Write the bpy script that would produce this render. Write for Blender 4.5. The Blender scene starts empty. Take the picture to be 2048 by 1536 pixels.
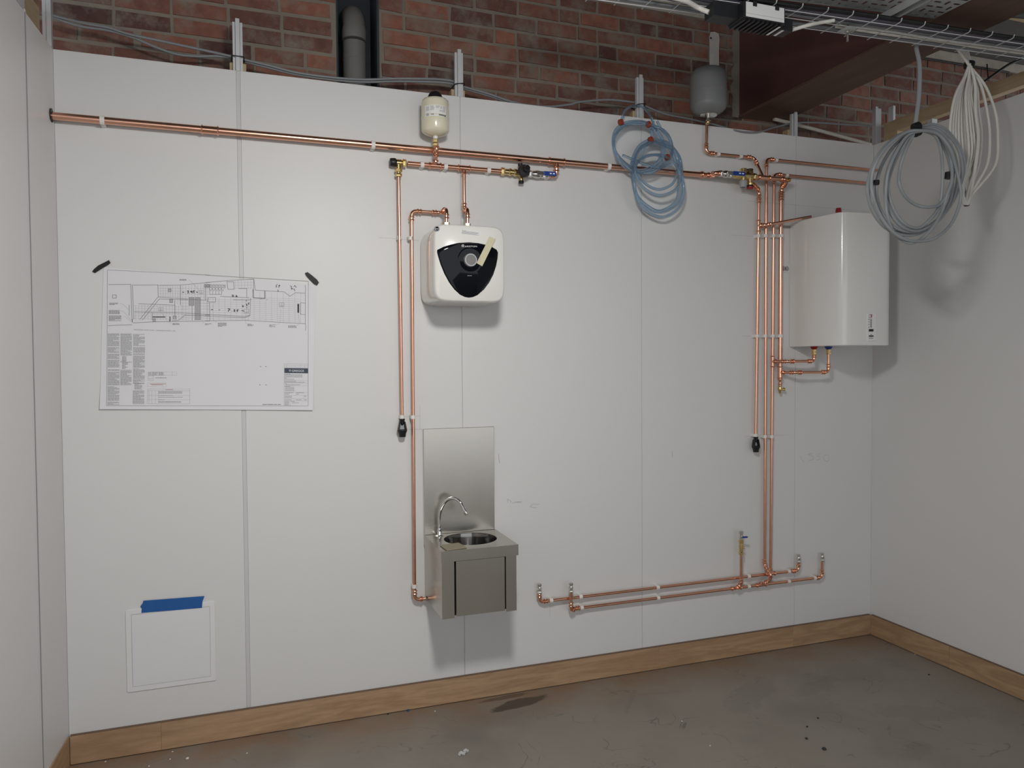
import bpy, math, random
from mathutils import Vector, Matrix
random.seed(7)
scene = bpy.context.scene
COL = scene.collection

# ------------------------------------------------------------------ camera
CAM = Vector((0.7225867, -3.5049853, 1.6576867))
RIGHT = Vector((0.9423840, -0.3344690, -0.0065436))
FWD = Vector((0.3341667, 0.9420873, -0.0283577))
UPV = Vector((0.0156494, 0.0245371, 0.9995764))
FPX = 1491.777
cd = bpy.data.cameras.new('camera'); cam = bpy.data.objects.new('camera', cd); COL.objects.link(cam)
cd.sensor_width = 36.0; cd.lens = FPX / 2048 * 36.0; cd.clip_start = 0.05; cd.clip_end = 60
cam.matrix_world = Matrix(((RIGHT.x, UPV.x, -FWD.x, CAM.x), (RIGHT.y, UPV.y, -FWD.y, CAM.y), (RIGHT.z, UPV.z, -FWD.z, CAM.z), (0, 0, 0, 1)))
scene.camera = cam
# ------------------------------------------------------------------ world, lights, exposure
wd = bpy.data.worlds.new('World'); scene.world = wd; wd.use_nodes = True
wd.node_tree.nodes['Background'].inputs[0].default_value = (0.93, 0.96, 1.0, 1)
wd.node_tree.nodes['Background'].inputs[1].default_value = 1.20
ld = bpy.data.lights.new('work_lamp', 'AREA'); ld.shape = 'DISK'; ld.size = 0.30; ld.energy = 33; ld.color = (1.0, 0.975, 0.935)
lo = bpy.data.objects.new('work_lamp', ld); COL.objects.link(lo); lo.location = (1.24, -2.36, 2.72); lo.rotation_euler = (math.radians(30), 0, 0)
vs = scene.view_settings
vs.view_transform = 'Standard'; vs.look = 'None'; vs.exposure = 0.22; vs.gamma = 1.0; vs.use_curve_mapping = False

# ------------------------------------------------------------------ pixel -> point on a real plane
def ray(u, v): return RIGHT * ((u - 1024) / FPX) + FWD + UPV * ((768 - v) / FPX)
def A(u, v, y=0.0):
    d = ray(u, v); return CAM + d * ((y - CAM.y) / d.y)
def AX(u, v, x):
    d = ray(u, v); return CAM + d * ((x - CAM.x) / d.x)
def AZ(u, v, z):
    d = ray(u, v); return CAM + d * ((z - CAM.z) / d.z)
V = Vector

# ------------------------------------------------------------------ materials
MATS = {}
def mat(name, col, rough=0.5, metal=0.0, var=0.10, scale=6.0, bump=0.0, bscale=40.0, spec=0.5, stretch=(1, 1, 1), trans=0.0, ior=1.45, coat=0.0, rvar=0.0, emit=None):
    m = bpy.data.materials.new(name); m.use_nodes = True; MATS[name] = m
    nt = m.node_tree; n = nt.nodes; b = n['Principled BSDF']
    tc = n.new('ShaderNodeTexCoord'); mp = n.new('ShaderNodeMapping'); mp.inputs['Scale'].default_value = stretch
    nt.links.new(tc.outputs['Object'], mp.inputs['Vector'])
    nz = n.new('ShaderNodeTexNoise'); nz.inputs['Scale'].default_value = scale; nz.inputs['Detail'].default_value = 6
    nt.links.new(mp.outputs[0], nz.inputs['Vector'])
    mx = n.new('ShaderNodeMix'); mx.data_type = 'RGBA'
    lo_ = [max(0, c * (1 - var)) for c in col]; hi_ = [min(1, c * (1 + var)) for c in col]
    mx.inputs['A'].default_value = (*lo_, 1); mx.inputs['B'].default_value = (*hi_, 1)
    nt.links.new(nz.outputs['Fac'], mx.inputs['Factor']); nt.links.new(mx.outputs['Result'], b.inputs['Base Color'])
    b.inputs['Roughness'].default_value = rough; b.inputs['Metallic'].default_value = metal
    b.inputs['Specular IOR Level'].default_value = spec; b.inputs['IOR'].default_value = ior
    b.inputs['Transmission Weight'].default_value = trans; b.inputs['Coat Weight'].default_value = coat
    if rvar:
        mr = n.new('ShaderNodeMapRange'); mr.inputs['To Min'].default_value = max(0.02, rough - rvar); mr.inputs['To Max'].default_value = rough + rvar
        nt.links.new(nz.outputs['Fac'], mr.inputs['Value']); nt.links.new(mr.outputs[0], b.inputs['Roughness'])
    if bump:
        nb = n.new('ShaderNodeTexNoise'); nb.inputs['Scale'].default_value = bscale; nb.inputs['Detail'].default_value = 4
        nt.links.new(mp.outputs[0], nb.inputs['Vector'])
        bp = n.new('ShaderNodeBump'); bp.inputs['Strength'].default_value = bump; bp.inputs['Distance'].default_value = 0.004
        nt.links.new(nb.outputs['Fac'], bp.inputs['Height']); nt.links.new(bp.outputs[0], b.inputs['Normal'])
    return m
mat('panel', (0.70, 0.70, 0.695), 0.42, var=0.02, scale=1.5, spec=0.4)
mat('panel_left', (0.70, 0.685, 0.685), 0.42, var=0.02, scale=1.5, spec=0.4)
mat('strip', (0.60, 0.60, 0.60), 0.4, var=0.03)
mat('aluminium', (0.62, 0.63, 0.65), 0.45, 0.3, var=0.05, scale=20)
mat('copper', (0.82, 0.455, 0.325), 0.25, 1.0, var=0.12, scale=25, rvar=0.05)
mat('copper_fitting', (0.85, 0.46, 0.32), 0.16, 1.0, var=0.10, scale=40, rvar=0.04)
mat('brass', (0.74, 0.57, 0.27), 0.24, 1.0, var=0.12, scale=50, rvar=0.05)
mat('nickel', (0.72, 0.71, 0.68), 0.18, 1.0, var=0.08, scale=50)
mat('chrome', (0.86, 0.86, 0.86), 0.06, 1.0, var=0.02)
mat('stainless', (0.50, 0.475, 0.425), 0.26, 1.0, var=0.10, scale=2.5, stretch=(2.2, 2.2, 0.3), rvar=0.05)
mat('stainless_dark_reflection', (0.20, 0.195, 0.185), 0.12, 1.0, var=0.05, scale=4)  # polished steel, base darkened to paint in the bowl's reflection of a dark ceiling
mat('clip_white', (0.80, 0.78, 0.75), 0.45, var=0.04, scale=20)
mat('black_plastic', (0.012, 0.012, 0.014), 0.42, var=0.2, scale=30)
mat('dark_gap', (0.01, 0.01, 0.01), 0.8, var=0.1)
mat('cream', (0.74, 0.70, 0.54), 0.16, var=0.04, scale=4, coat=0.3)
mat('vessel_grey', (0.20, 0.205, 0.21), 0.42, var=0.06, scale=6)
mat('enamel', (0.80, 0.80, 0.755), 0.16, var=0.015, scale=3, coat=0.3)
mat('enamel_white', (0.78, 0.78, 0.76), 0.18, var=0.015, scale=3, coat=0.3)
mat('black_glass', (0.004, 0.005, 0.008), 0.05, var=0.1, spec=0.28)
mat('knob_grey', (0.20, 0.20, 0.20), 0.35, var=0.1, scale=30)
mat('ring_grey', (0.45, 0.45, 0.45), 0.3, 0.6, var=0.05)
mat('label_white', (0.80, 0.80, 0.79), 0.5, var=0.02)
mat('ink', (0.035, 0.035, 0.04), 0.7, var=0.1)
mat('ink_grey', (0.22, 0.22, 0.23), 0.7, var=0.1)
mat('ink_light', (0.42, 0.42, 0.43), 0.7, var=0.05)
mat('ink_red', (0.35, 0.08, 0.08), 0.7, var=0.1)
mat('ink_white', (0.85, 0.86, 0.90), 0.5, var=0.02)
mat('banner', (0.045, 0.06, 0.09), 0.6, var=0.05)
mat('pencil', (0.36, 0.36, 0.36), 0.8, var=0.15, scale=60)
mat('paper', (0.74, 0.74, 0.77), 0.75, var=0.02, scale=4)
mat('tape_black', (0.014, 0.015, 0.016), 0.5, var=0.3, scale=50, spec=0.3)
mat('tape_blue', (0.012, 0.10, 0.34), 0.5, var=0.12, scale=30, bump=0.2, bscale=60)
mat('tape_masking', (0.62, 0.58, 0.40), 0.7, var=0.06, scale=40)
mat('hatch', (0.76, 0.76, 0.77), 0.4, var=0.015)
mat('sheet', (0.74, 0.745, 0.765), 0.55, var=0.02, scale=4)
mat('blue_handle', (0.015, 0.05, 0.28), 0.35, var=0.1, scale=40)
mat('red_plastic', (0.30, 0.015, 0.02), 0.4, var=0.1, scale=40)
mat('red_tie', (0.30, 0.045, 0.02), 0.55, var=0.2, scale=80)
mat('blue_sticker', (0.03, 0.04, 0.16), 0.4, var=0.1)
mat('plastic_grey', (0.36, 0.37, 0.38), 0.45, var=0.06, scale=30)
mat('soil_pipe', (0.155, 0.15, 0.14), 0.5, var=0.2, scale=12, stretch=(1, 1, 0.2))
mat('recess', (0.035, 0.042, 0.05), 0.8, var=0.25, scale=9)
mat('cable_grey', (0.23, 0.24, 0.255), 0.42, var=0.06, scale=10)
mat('cable_coil_grey', (0.30, 0.32, 0.335), 0.40, var=0.06, scale=10)
mat('cable_white', (0.72, 0.70, 0.65), 0.42, var=0.04, scale=10)
mat('cable_purple', (0.11, 0.10, 0.13), 0.45, var=0.1, scale=10)
mat('cable_black', (0.012, 0.012, 0.013), 0.5, var=0.1, scale=10)
mat('galvanised', (0.46, 0.48, 0.48), 0.45, 0.25, var=0.14, scale=18)
mat('wire_steel', (0.58, 0.59, 0.60), 0.35, 0.4, var=0.1, scale=18)
mat('driver_black', (0.014, 0.015, 0.017), 0.45, var=0.15, scale=20)
mat('pvc_white', (0.55, 0.53, 0.46), 0.5, var=0.08, scale=8)
mat('plaster_strap', (0.50, 0.47, 0.45), 0.8, var=0.2, scale=18, bump=0.5, bscale=50)
mat('beam_maroon', (0.095, 0.042, 0.038), 0.55, var=0.25, scale=5, bump=0.15, bscale=25)
mat('beam_brown', (0.125, 0.072, 0.052), 0.72, var=0.30, scale=5, stretch=(3, 0.6, 1), bump=0.25, bscale=22)
mat('soffit', (0.115, 0.112, 0.108), 0.9, var=0.25, scale=7, bump=0.6, bscale=45)
mat('lintel', (0.42, 0.38, 0.32), 0.9, var=0.25, scale=22, bump=0.8, bscale=90)
mat('mortar', (0.225, 0.195, 0.160), 0.95, var=0.22, scale=14, bump=0.9, bscale=60)
mat('clear_plastic', (0.85, 0.86, 0.84), 0.2, var=0.05, trans=0.5)
mat('card', (0.30, 0.26, 0.19), 0.7, var=0.06)
mat('crumb', (0.70, 0.68, 0.64), 0.8, var=0.1, scale=60)
mat('crumb_dark', (0.03, 0.035, 0.03), 0.8, var=0.2, scale=60)
mat('crumb_blue', (0.02, 0.06, 0.16), 0.6, var=0.1, scale=60)
mat('hose', (0.50, 0.65, 0.79), 0.06, var=0.05, scale=8, trans=0.84, ior=1.36)
mat('lamp_white', (0.8, 0.8, 0.8), 0.4)

def wood(name, c1, c2, scale=3.0, along=(0.35, 6, 6), rough=0.5):
    m = bpy.data.materials.new(name); m.use_nodes = True; MATS[name] = m
    nt = m.node_tree; n = nt.nodes; b = n['Principled BSDF']; b.inputs['Roughness'].default_value = rough
    tc = n.new('ShaderNodeTexCoord'); oi = n.new('ShaderNodeObjectInfo')
    ad = n.new('ShaderNodeVectorMath'); ad.operation = 'ADD'
    sc = n.new('ShaderNodeVectorMath'); sc.operation = 'SCALE'; sc.inputs['Scale'].default_value = 7.0
    cb = n.new('ShaderNodeCombineXYZ')
    for k in range(3): nt.links.new(oi.outputs['Random'], cb.inputs[k])
    nt.links.new(cb.outputs[0], sc.inputs[0]); nt.links.new(tc.outputs['Object'], ad.inputs[0]); nt.links.new(sc.outputs[0], ad.inputs[1])
    mp = n.new('ShaderNodeMapping'); mp.inputs['Scale'].default_value = along; nt.links.new(ad.outputs[0], mp.inputs['Vector'])
    n1 = n.new('ShaderNodeTexNoise'); n1.inputs['Scale'].default_value = scale; n1.inputs['Detail'].default_value = 3; n1.inputs['Distortion'].default_value = 0.8
    nt.links.new(mp.outputs[0], n1.inputs['Vector'])
    ml = n.new('ShaderNodeMath'); ml.operation = 'MULTIPLY'; ml.inputs[1].default_value = 9.0
    fr = n.new('ShaderNodeMath'); fr.operation = 'PINGPONG'; fr.inputs[1].default_value = 1.0
    nt.links.new(n1.outputs['Fac'], ml.inputs[0]); nt.links.new(ml.outputs[0], fr.inputs[0])
    n2 = n.new('ShaderNodeTexNoise'); n2.inputs['Scale'].default_value = scale * 14; n2.inputs['Detail'].default_value = 5
    nt.links.new(mp.outputs[0], n2.inputs['Vector'])
    av = n.new('ShaderNodeMath'); av.operation = 'MULTIPLY_ADD'; av.inputs[1].default_value = 0.45
    hv = n.new('ShaderNodeMath'); hv.operation = 'MULTIPLY'; hv.inputs[1].default_value = 0.55
    nt.links.new(n2.outputs['Fac'], hv.inputs[0]); nt.links.new(fr.outputs[0], av.inputs[0]); nt.links.new(hv.outputs[0], av.inputs[2])
    mx = n.new('ShaderNodeMix'); mx.data_type = 'RGBA'; mx.inputs['A'].default_value = (*c1, 1); mx.inputs['B'].default_value = (*c2, 1)
    nt.links.new(av.outputs[0], mx.inputs['Factor']); nt.links.new(mx.outputs['Result'], b.inputs['Base Color'])
    bp = n.new('ShaderNodeBump'); bp.inputs['Strength'].default_value = 0.08; bp.inputs['Distance'].default_value = 0.002
    nt.links.new(av.outputs[0], bp.inputs['Height']); nt.links.new(bp.outputs[0], b.inputs['Normal'])
    return m
wood('oak', (0.285, 0.170, 0.092), (0.50, 0.335, 0.20), 2.6, (0.5, 4, 4))
wood('oak_side', (0.285, 0.170, 0.092), (0.50, 0.335, 0.20), 2.6, (4, 0.5, 4))
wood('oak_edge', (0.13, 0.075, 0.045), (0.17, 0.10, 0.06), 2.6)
wood('pine', (0.42, 0.31, 0.18), (0.52, 0.40, 0.25), 3.0, (6, 6, 0.5), 0.7)
wood('pine_rail', (0.36, 0.27, 0.16), (0.46, 0.36, 0.23), 3.0, (6, 0.5, 6), 0.7)

def brick_mat():
    m = bpy.data.materials.new('brick_clay'); m.use_nodes = True; MATS['brick_clay'] = m
    nt = m.node_tree; n = nt.nodes; b = n['Principled BSDF']; b.inputs['Roughness'].default_value = 0.88
    tc = n.new('ShaderNodeTexCoord'); oi = n.new('ShaderNodeObjectInfo')
    ge = n.new('ShaderNodeNewGeometry')
    rp = n.new('ShaderNodeValToRGB'); e = rp.color_ramp.elements
    e[0].position = 0.0; e[0].color = (0.075, 0.038, 0.034, 1); e[1].position = 1.0; e[1].color = (0.30, 0.120, 0.078, 1)
    for p, c in ((0.12, (0.145, 0.062, 0.050)), (0.4, (0.195, 0.082, 0.061)), (0.75, (0.235, 0.098, 0.069))):
        q = e.new(p); q.color = (*c, 1)
    nt.links.new(oi.outputs['Random'], rp.inputs[0])
    nz = n.new('ShaderNodeTexNoise'); nz.inputs['Scale'].default_value = 22; nz.inputs['Detail'].default_value = 8
    nt.links.new(ge.outputs['Position'], nz.inputs['Vector'])
    m1 = n.new('ShaderNodeMix'); m1.data_type = 'RGBA'; m1.blend_type = 'MULTIPLY'; m1.inputs['Factor'].default_value = 0.55
    r2 = n.new('ShaderNodeValToRGB'); r2.color_ramp.elements[0].position = 0.3; r2.color_ramp.elements[0].color = (0.45, 0.45, 0.45, 1); r2.color_ramp.elements[1].position = 0.65
    nt.links.new(nz.outputs['Fac'], r2.inputs[0]); nt.links.new(rp.outputs[0], m1.inputs['A']); nt.links.new(r2.outputs[0], m1.inputs['B'])
    n2 = n.new('ShaderNodeTexNoise'); n2.inputs['Scale'].default_value = 9; n2.inputs['Detail'].default_value = 10; n2.inputs['Roughness'].default_value = 0.7
    nt.links.new(ge.outputs['Position'], n2.inputs['Vector'])
    r3 = n.new('ShaderNodeValToRGB'); r3.color_ramp.elements[0].position = 0.46; r3.color_ramp.elements[1].position = 0.72
    nt.links.new(n2.outputs['Fac'], r3.inputs[0])
    m2 = n.new('ShaderNodeMix'); m2.data_type = 'RGBA'; m2.inputs['B'].default_value = (0.215, 0.185, 0.150, 1)
    nt.links.new(m1.outputs['Result'], m2.inputs['A']); nt.links.new(r3.outputs[0], m2.inputs['Factor'])
    nt.links.new(m2.outputs['Result'], b.inputs['Base Color'])
    bp = n.new('ShaderNodeBump'); bp.inputs['Strength'].default_value = 0.7; bp.inputs['Distance'].default_value = 0.006
    nt.links.new(nz.outputs['Fac'], bp.inputs['Height']); nt.links.new(bp.outputs[0], b.inputs['Normal'])
brick_mat()

def floor_mat():
    m = bpy.data.materials.new('floor_concrete'); m.use_nodes = True; MATS['floor_concrete'] = m
    nt = m.node_tree; n = nt.nodes; b = n['Principled BSDF']; b.inputs['Specular IOR Level'].default_value = 0.35
    ge = n.new('ShaderNodeNewGeometry'); pos = ge.outputs['Position']
    def noise(s, d=6, r=0.55):
        x = n.new('ShaderNodeTexNoise'); x.inputs['Scale'].default_value = s; x.inputs['Detail'].default_value = d; x.inputs['Roughness'].default_value = r
        nt.links.new(pos, x.inputs['Vector']); return x.outputs['Fac']
    def ramp(src, p0, p1):
        x = n.new('ShaderNodeMapRange'); x.inputs['From Min'].default_value = p0; x.inputs['From Max'].default_value = p1; x.clamp = True
        nt.links.new(src, x.inputs['Value']); return x.outputs[0]
    def mixc(a, bcol, f):
        x = n.new('ShaderNodeMix'); x.data_type = 'RGBA'
        if isinstance(a, tuple): x.inputs['A'].default_value = (*a, 1)
        else: nt.links.new(a, x.inputs['A'])
        x.inputs['B'].default_value = (*bcol, 1)
        nt.links.new(f, x.inputs['Factor']); return x.outputs['Result']
    def mul(f, k):
        x = n.new('ShaderNodeMath'); x.operation = 'MULTIPLY'; nt.links.new(f, x.inputs[0])
        if isinstance(k, float): x.inputs[1].default_value = k
        else: nt.links.new(k, x.inputs[1])
        return x.outputs[0]
    base = mixc((0.228, 0.203, 0.171), (0.288, 0.262, 0.226), noise(3.0))
    base = mixc(base, (0.175, 0.160, 0.140), mul(ramp(noise(1.7, 8), 0.52, 0.68), 0.55))
    base = mixc(base, (0.28, 0.265, 0.232), mul(ramp(noise(14, 8, 0.7), 0.60, 0.78), 0.5))
    sn = n.new('ShaderNodeTexNoise'); sn.inputs['Scale'].default_value = 2.2; sn.inputs['Detail'].default_value = 3; sn.inputs['Distortion'].default_value = 1.6; nt.links.new(pos, sn.inputs['Vector'])
    d1 = n.new('ShaderNodeMath'); d1.operation = 'SUBTRACT'; d1.inputs[1].default_value = 0.5; nt.links.new(sn.outputs['Fac'], d1.inputs[0])
    d2 = n.new('ShaderNodeMath'); d2.operation = 'ABSOLUTE'; nt.links.new(d1.outputs[0], d2.inputs[0])
    base = mixc(base, (0.10, 0.09, 0.078), mul(mul(ramp(d2.outputs[0], 0.009, 0.001), ramp(noise(4.3, 4), 0.50, 0.62)), 0.6))
    # brown clay dust swept along the skirting
    sp = n.new('ShaderNodeSeparateXYZ'); nt.links.new(pos, sp.inputs[0])
    edge = ramp(sp.outputs['Y'], -0.34, -0.03)
    base = mixc(base, (0.255, 0.160, 0.100), mul(mul(edge, ramp(noise(5, 7), 0.30, 0.58)), 0.85))
    # a spilt dark stain with its own outline, in front of the skirting
    def stain(cx, cy, sx, sy, rot, col, k, warp=0.5, ns=9.0):
        nonlocal base
        mp = n.new('ShaderNodeMapping'); mp.vector_type = 'TEXTURE'; mp.inputs['Location'].default_value = (cx, cy, 0); mp.inputs['Rotation'].default_value = (0, 0, rot); mp.inputs['Scale'].default_value = (sx, sy, 1)
        nt.links.new(pos, mp.inputs['Vector'])
        ln = n.new('ShaderNodeVectorMath'); ln.operation = 'LENGTH'; nt.links.new(mp.outputs[0], ln.inputs[0])
        ad = n.new('ShaderNodeMath'); ad.operation = 'MULTIPLY_ADD'; ad.inputs[1].default_value = warp * 2; nt.links.new(noise(ns, 3), ad.inputs[0]); nt.links.new(ln.outputs['Value'], ad.inputs[2])
        f = ramp(ad.outputs[0], 1.0 + warp * 1.05, 0.85 + warp)
        base = mixc(base, col, mul(f, k))
    STAINS(stain)
    nt.links.new(base, b.inputs['Base Color'])
    mr = n.new('ShaderNodeMapRange'); mr.inputs['To Min'].default_value = 0.42; mr.inputs['To Max'].default_value = 0.8
    nt.links.new(noise(2.4, 6), mr.inputs['Value']); nt.links.new(mr.outputs[0], b.inputs['Roughness'])
    bp = n.new('ShaderNodeBump'); bp.inputs['Strength'].default_value = 0.25; bp.inputs['Distance'].default_value = 0.003
    nt.links.new(noise(40, 5), bp.inputs['Height']); nt.links.new(bp.outputs[0], b.inputs['Normal'])
def STAINS(st):
    p = AZ(1040, 1406, 0); q = AZ(1052, 1403, 0)
    st(p.x, p.y, 0.16, 0.045, 0.18, (0.085, 0.068, 0.052), 0.9, 0.6, 9.0)
    p = AZ(1020, 1414, 0); st(p.x, p.y, 0.11, 0.022, 0.2, (0.090, 0.075, 0.058), 0.8, 0.4, 14.0)
    p = AZ(1010, 1395, 0); st(p.x, p.y, 0.13, 0.02, 0.05, (0.11, 0.075, 0.055), 0.7, 0.6, 14.0)
    for u, v, a, b_, r in ((1630, 1375, .17, .05, .3), (1500, 1390, .30, .07, .5), (1850, 1425, .25, .08, -.4), (1260, 1405, .14, .015, .9), (1830, 1500, .12, .05, .4), (1330, 1385, .12, .012, -.2)):
        p = AZ(u, v, 0); st(p.x, p.y, a, b_, r, (0.110, 0.102, 0.090), 0.16, 1.3, 8.0)
floor_mat()

# ------------------------------------------------------------------ mesh builder
WL = {}                       # world location of every object origin
class G:
    def __init__(s): s.v = []; s.f = []
    def add(s, vs, fs):
        k = len(s.v); s.v += [V(x) for x in vs]; s.f += [tuple(i + k for i in f) for f in fs]; return s
    def box(s, lo, hi):
        x0, y0, z0 = lo; x1, y1, z1 = hi
        return s.add([(x0,y0,z0),(x1,y0,z0),(x1,y1,z0),(x0,y1,z0),(x0,y0,z1),(x1,y0,z1),(x1,y1,z1),(x0,y1,z1)],
                     [(0,3,2,1),(4,5,6,7),(0,1,5,4),(1,2,6,5),(2,3,7,6),(3,0,4,7)])
    def prism(s, poly, d):
        n = len(poly); d = V(d); p = [V(x) for x in poly]
        return s.add(p + [x + d for x in p], [tuple(range(n))[::-1], tuple(range(n, 2 * n))] + [(i, (i + 1) % n, n + (i + 1) % n, n + i) for i in range(n)])
    def rings(s, rs, cap0=True, cap1=True, closed=False):
        n = len(rs[0]); vs = [p for r in rs for p in r]; fs = []
        m = len(rs); last = m if closed else m - 1
        for i in range(last):
            a = i * n; b = ((i + 1) % m) * n
            for j in range(n): fs.append((a + j, a + (j + 1) % n, b + (j + 1) % n, b + j))
        if not closed:
            if cap0: fs.append(tuple(range(n))[::-1])
            if cap1: fs.append(tuple(range((m - 1) * n, m * n)))
        return s.add(vs, fs)
    def lathe(s, p, d, prof, n=20, cap=True):
        p = V(p); d = V(d).normalized(); a = d.orthogonal().normalized(); b = d.cross(a)
        rs = [[p + d * t + (a * math.cos(2 * math.pi * k / n) + b * math.sin(2 * math.pi * k / n)) * max(r, 1e-5) for k in range(n)] for t, r in prof]
        return s.rings(rs, cap, cap)
    def cyl(s, p, q, r, n=16, r2=None):
        p = V(p); q = V(q); return s.lathe(p, q - p, [(0, r), ((q - p).length, r if r2 is None else r2)], n)
    def hexnut(s, p, d, L, r): return s.lathe(p, d, [(0, r * .9), (L * .12, r), (L * .88, r), (L, r * .9)], 6)
    def tube(s, pts, r, n=12, closed=False):
        pts = [V(p) for p in pts]; m = len(pts); T = []
        for i in range(m):
            a = pts[(i - 1) % m] if closed or i else pts[0]; b = pts[(i + 1) % m] if closed or i < m - 1 else pts[-1]
            T.append((b - a).normalized())
        nn = T[0].orthogonal().normalized(); rs = []; fr = []
        for i in range(m):
            nn = (nn - T[i] * nn.dot(T[i])).normalized(); fr.append(nn.copy())
        tw = 0.0
        if closed:
            e = (nn - T[0] * nn.dot(T[0])).normalized(); tw = math.atan2(T[0].dot(e.cross(fr[0])), e.dot(fr[0]))
        for i in range(m):
            a = fr[i]; b = T[i].cross(a); o = tw * i / m
            rr = r[i] if isinstance(r, (list, tuple)) else r
            rs.append([pts[i] + (a * math.cos(2 * math.pi * k / n + o) + b * math.sin(2 * math.pi * k / n + o)) * rr for k in range(n)])
        return s.rings(rs, True, True, closed)
    def quad(s, a, b, c, d): return s.add([a, b, c, d], [(0, 1, 2, 3)])
    def obj(s, name, m, parent=None, smooth=None, bevel=0.0):
        me = bpy.data.meshes.new(name)
        lo = V((min(v.x for v in s.v), min(v.y for v in s.v), min(v.z for v in s.v))); hi = V((max(v.x for v in s.v), max(v.y for v in s.v), max(v.z for v in s.v)))
        c = (lo + hi) / 2
        me.from_pydata([v - c for v in s.v], [], s.f); me.update()
        me.materials.append(MATS[m] if isinstance(m, str) else m)
        return inst(name, me, c, parent, smooth, bevel)
def inst(name, me, c, parent=None, smooth=None, bevel=0.0):
    o = bpy.data.objects.new(name, me); COL.objects.link(o); c = V(c)
    o.parent = parent; o.location = c - (WL[parent.name] if parent else V()); WL[o.name] = c
    if smooth:
        for p in me.polygons: p.use_smooth = True
        try: me.set_sharp_from_angle(angle=math.radians(smooth))
        except Exception: pass
    if bevel:
        b = o.modifiers.new('bevel', 'BEVEL'); b.width = bevel; b.segments = 2; b.limit_method = 'ANGLE'; b.angle_limit = math.radians(40)
    return o
def tag(o, label=None, cat=None, group=None, kind=None):
    if label: o['label'] = label
    if cat: o['category'] = cat
    if group: o['group'] = group
    if kind: o['kind'] = kind
    return o
def thing(name, loc, label, cat, group=None):
    o = bpy.data.objects.new(name, None); COL.objects.link(o); o.location = V(loc); o.empty_display_size = 0.05; WL[o.name] = V(loc)
    return tag(o, label, cat, group)
def box(name, lo, hi, m, parent=None, bevel=0.0): return G().box(lo, hi).obj(name, m, parent, None, bevel)
def cat(pts, closed=False, seg=8):
    pts = [V(p) for p in pts]; m = len(pts); out = []
    for i in range(m if closed else m - 1):
        p1 = pts[i]; p2 = pts[(i + 1) % m]
        p0 = pts[(i - 1) % m] if closed or i else p1 * 2 - p2
        p3 = pts[(i + 2) % m] if closed or i < m - 2 else p2 * 2 - p1
        for k in range(seg):
            t = k / seg
            out.append(0.5 * ((2 * p1) + (p2 - p0) * t + (2 * p0 - 5 * p1 + 4 * p2 - p3) * t * t + (3 * p1 - p0 - 3 * p2 + p3) * t ** 3))
    if not closed: out.append(pts[-1])
    return out
def text_obj(name, s, left, right, m, parent, h=None, up=V((0, 0, 1)), nrm=V((0, -1, 0))):
    cu = bpy.data.curves.new('t', 'FONT'); cu.body = s; o = bpy.data.objects.new('t', cu); COL.objects.link(o)
    bpy.context.view_layer.update()
    me = bpy.data.meshes.new_from_object(o.evaluated_get(bpy.context.evaluated_depsgraph_get()))
    bpy.data.objects.remove(o); 
    vs = [v.co.copy() for v in me.vertices]; fs = [tuple(p.vertices) for p in me.polygons]; bpy.data.meshes.remove(me)
    x0 = min(v.x for v in vs); x1 = max(v.x for v in vs); y0 = min(v.y for v in vs); y1 = max(v.y for v in vs)
    L = V(left); Rr = V(right); W = (Rr - L); ux = W.normalized(); k = W.length / (x1 - x0)
    uz = V(nrm).cross(ux) * -1
    if uz.dot(up) < 0: uz = -uz
    ky = k if h is None else h / (y1 - y0)
    g = G(); g.add([L + ux * ((v.x - x0) * k) + uz * ((v.y - y0) * ky) for v in vs], fs)
    return g.obj(name, m, parent)

# ------------------------------------------------------------------ plumbing helpers
X_, Y_, Z_ = V((1, 0, 0)), V((0, 1, 0)), V((0, 0, 1))
def bead(g, p, d, r):           # rolled rim of a press fitting
    d = V(d).normalized(); g.lathe(V(p) - d * .0035, d, [(.0006, r * .9), (.001, r + .0046), (.0035, r + .0060), (.006, r + .0046), (.0064, r * .9)], 18)
def sleeve(g, p, q, r):
    p = V(p); q = V(q); d = (q - p).normalized(); L = (q - p).length
    g.lathe(p, d, [(0, r + .0006), (.001, r + .0018), (L - .001, r + .0018), (L, r + .0006)], 18); bead(g, p + d * .005, d, r); bead(g, q - d * .005, d, r)
def run(root, pts, r, m='copper', bend=None, fit=True):
    pts = [V(p) for p in pts]; bend = bend or r * 3.2
    st = pts[0]
    for i in range(1, len(pts)):
        a = pts[i]; d = (a - pts[i - 1]).normalized()
        if i == len(pts) - 1:
            G().cyl(st, a, r, 18).obj('pipe', m, root, 40); break
        e = (pts[i + 1] - a).normalized(); ang = d.angle(e); tl = bend * math.tan(ang / 2)
        tl = min(tl, (a - pts[i - 1]).length * .48, (pts[i + 1] - a).length * .48)
        p0 = a - d * tl; p1 = a + e * tl
        if (p0 - st).length > .002: G().cyl(st, p0, r, 18).obj('pipe', m, root, 40)
        g = G(); arc = []
        for k in range(9):
            t = k / 8; arc.append(p0 * (1 - t) ** 2 + a * (2 * t * (1 - t)) + p1 * t * t)
        g.tube(arc, r + .0016 if fit else r, 16)
        if fit:
            sleeve(g, p0 - d * min(.024, (p0 - st).length), p0, r) if (p0 - st).length > .012 else bead(g, p0, d, r)
            sleeve(g, p1, p1 + e * min(.024, max(.012, (pts[i + 1] - p1).length * .5)), r)
        g.obj('elbow', 'copper_fitting' if m == 'copper' else m, root, 40); st = p1
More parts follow.
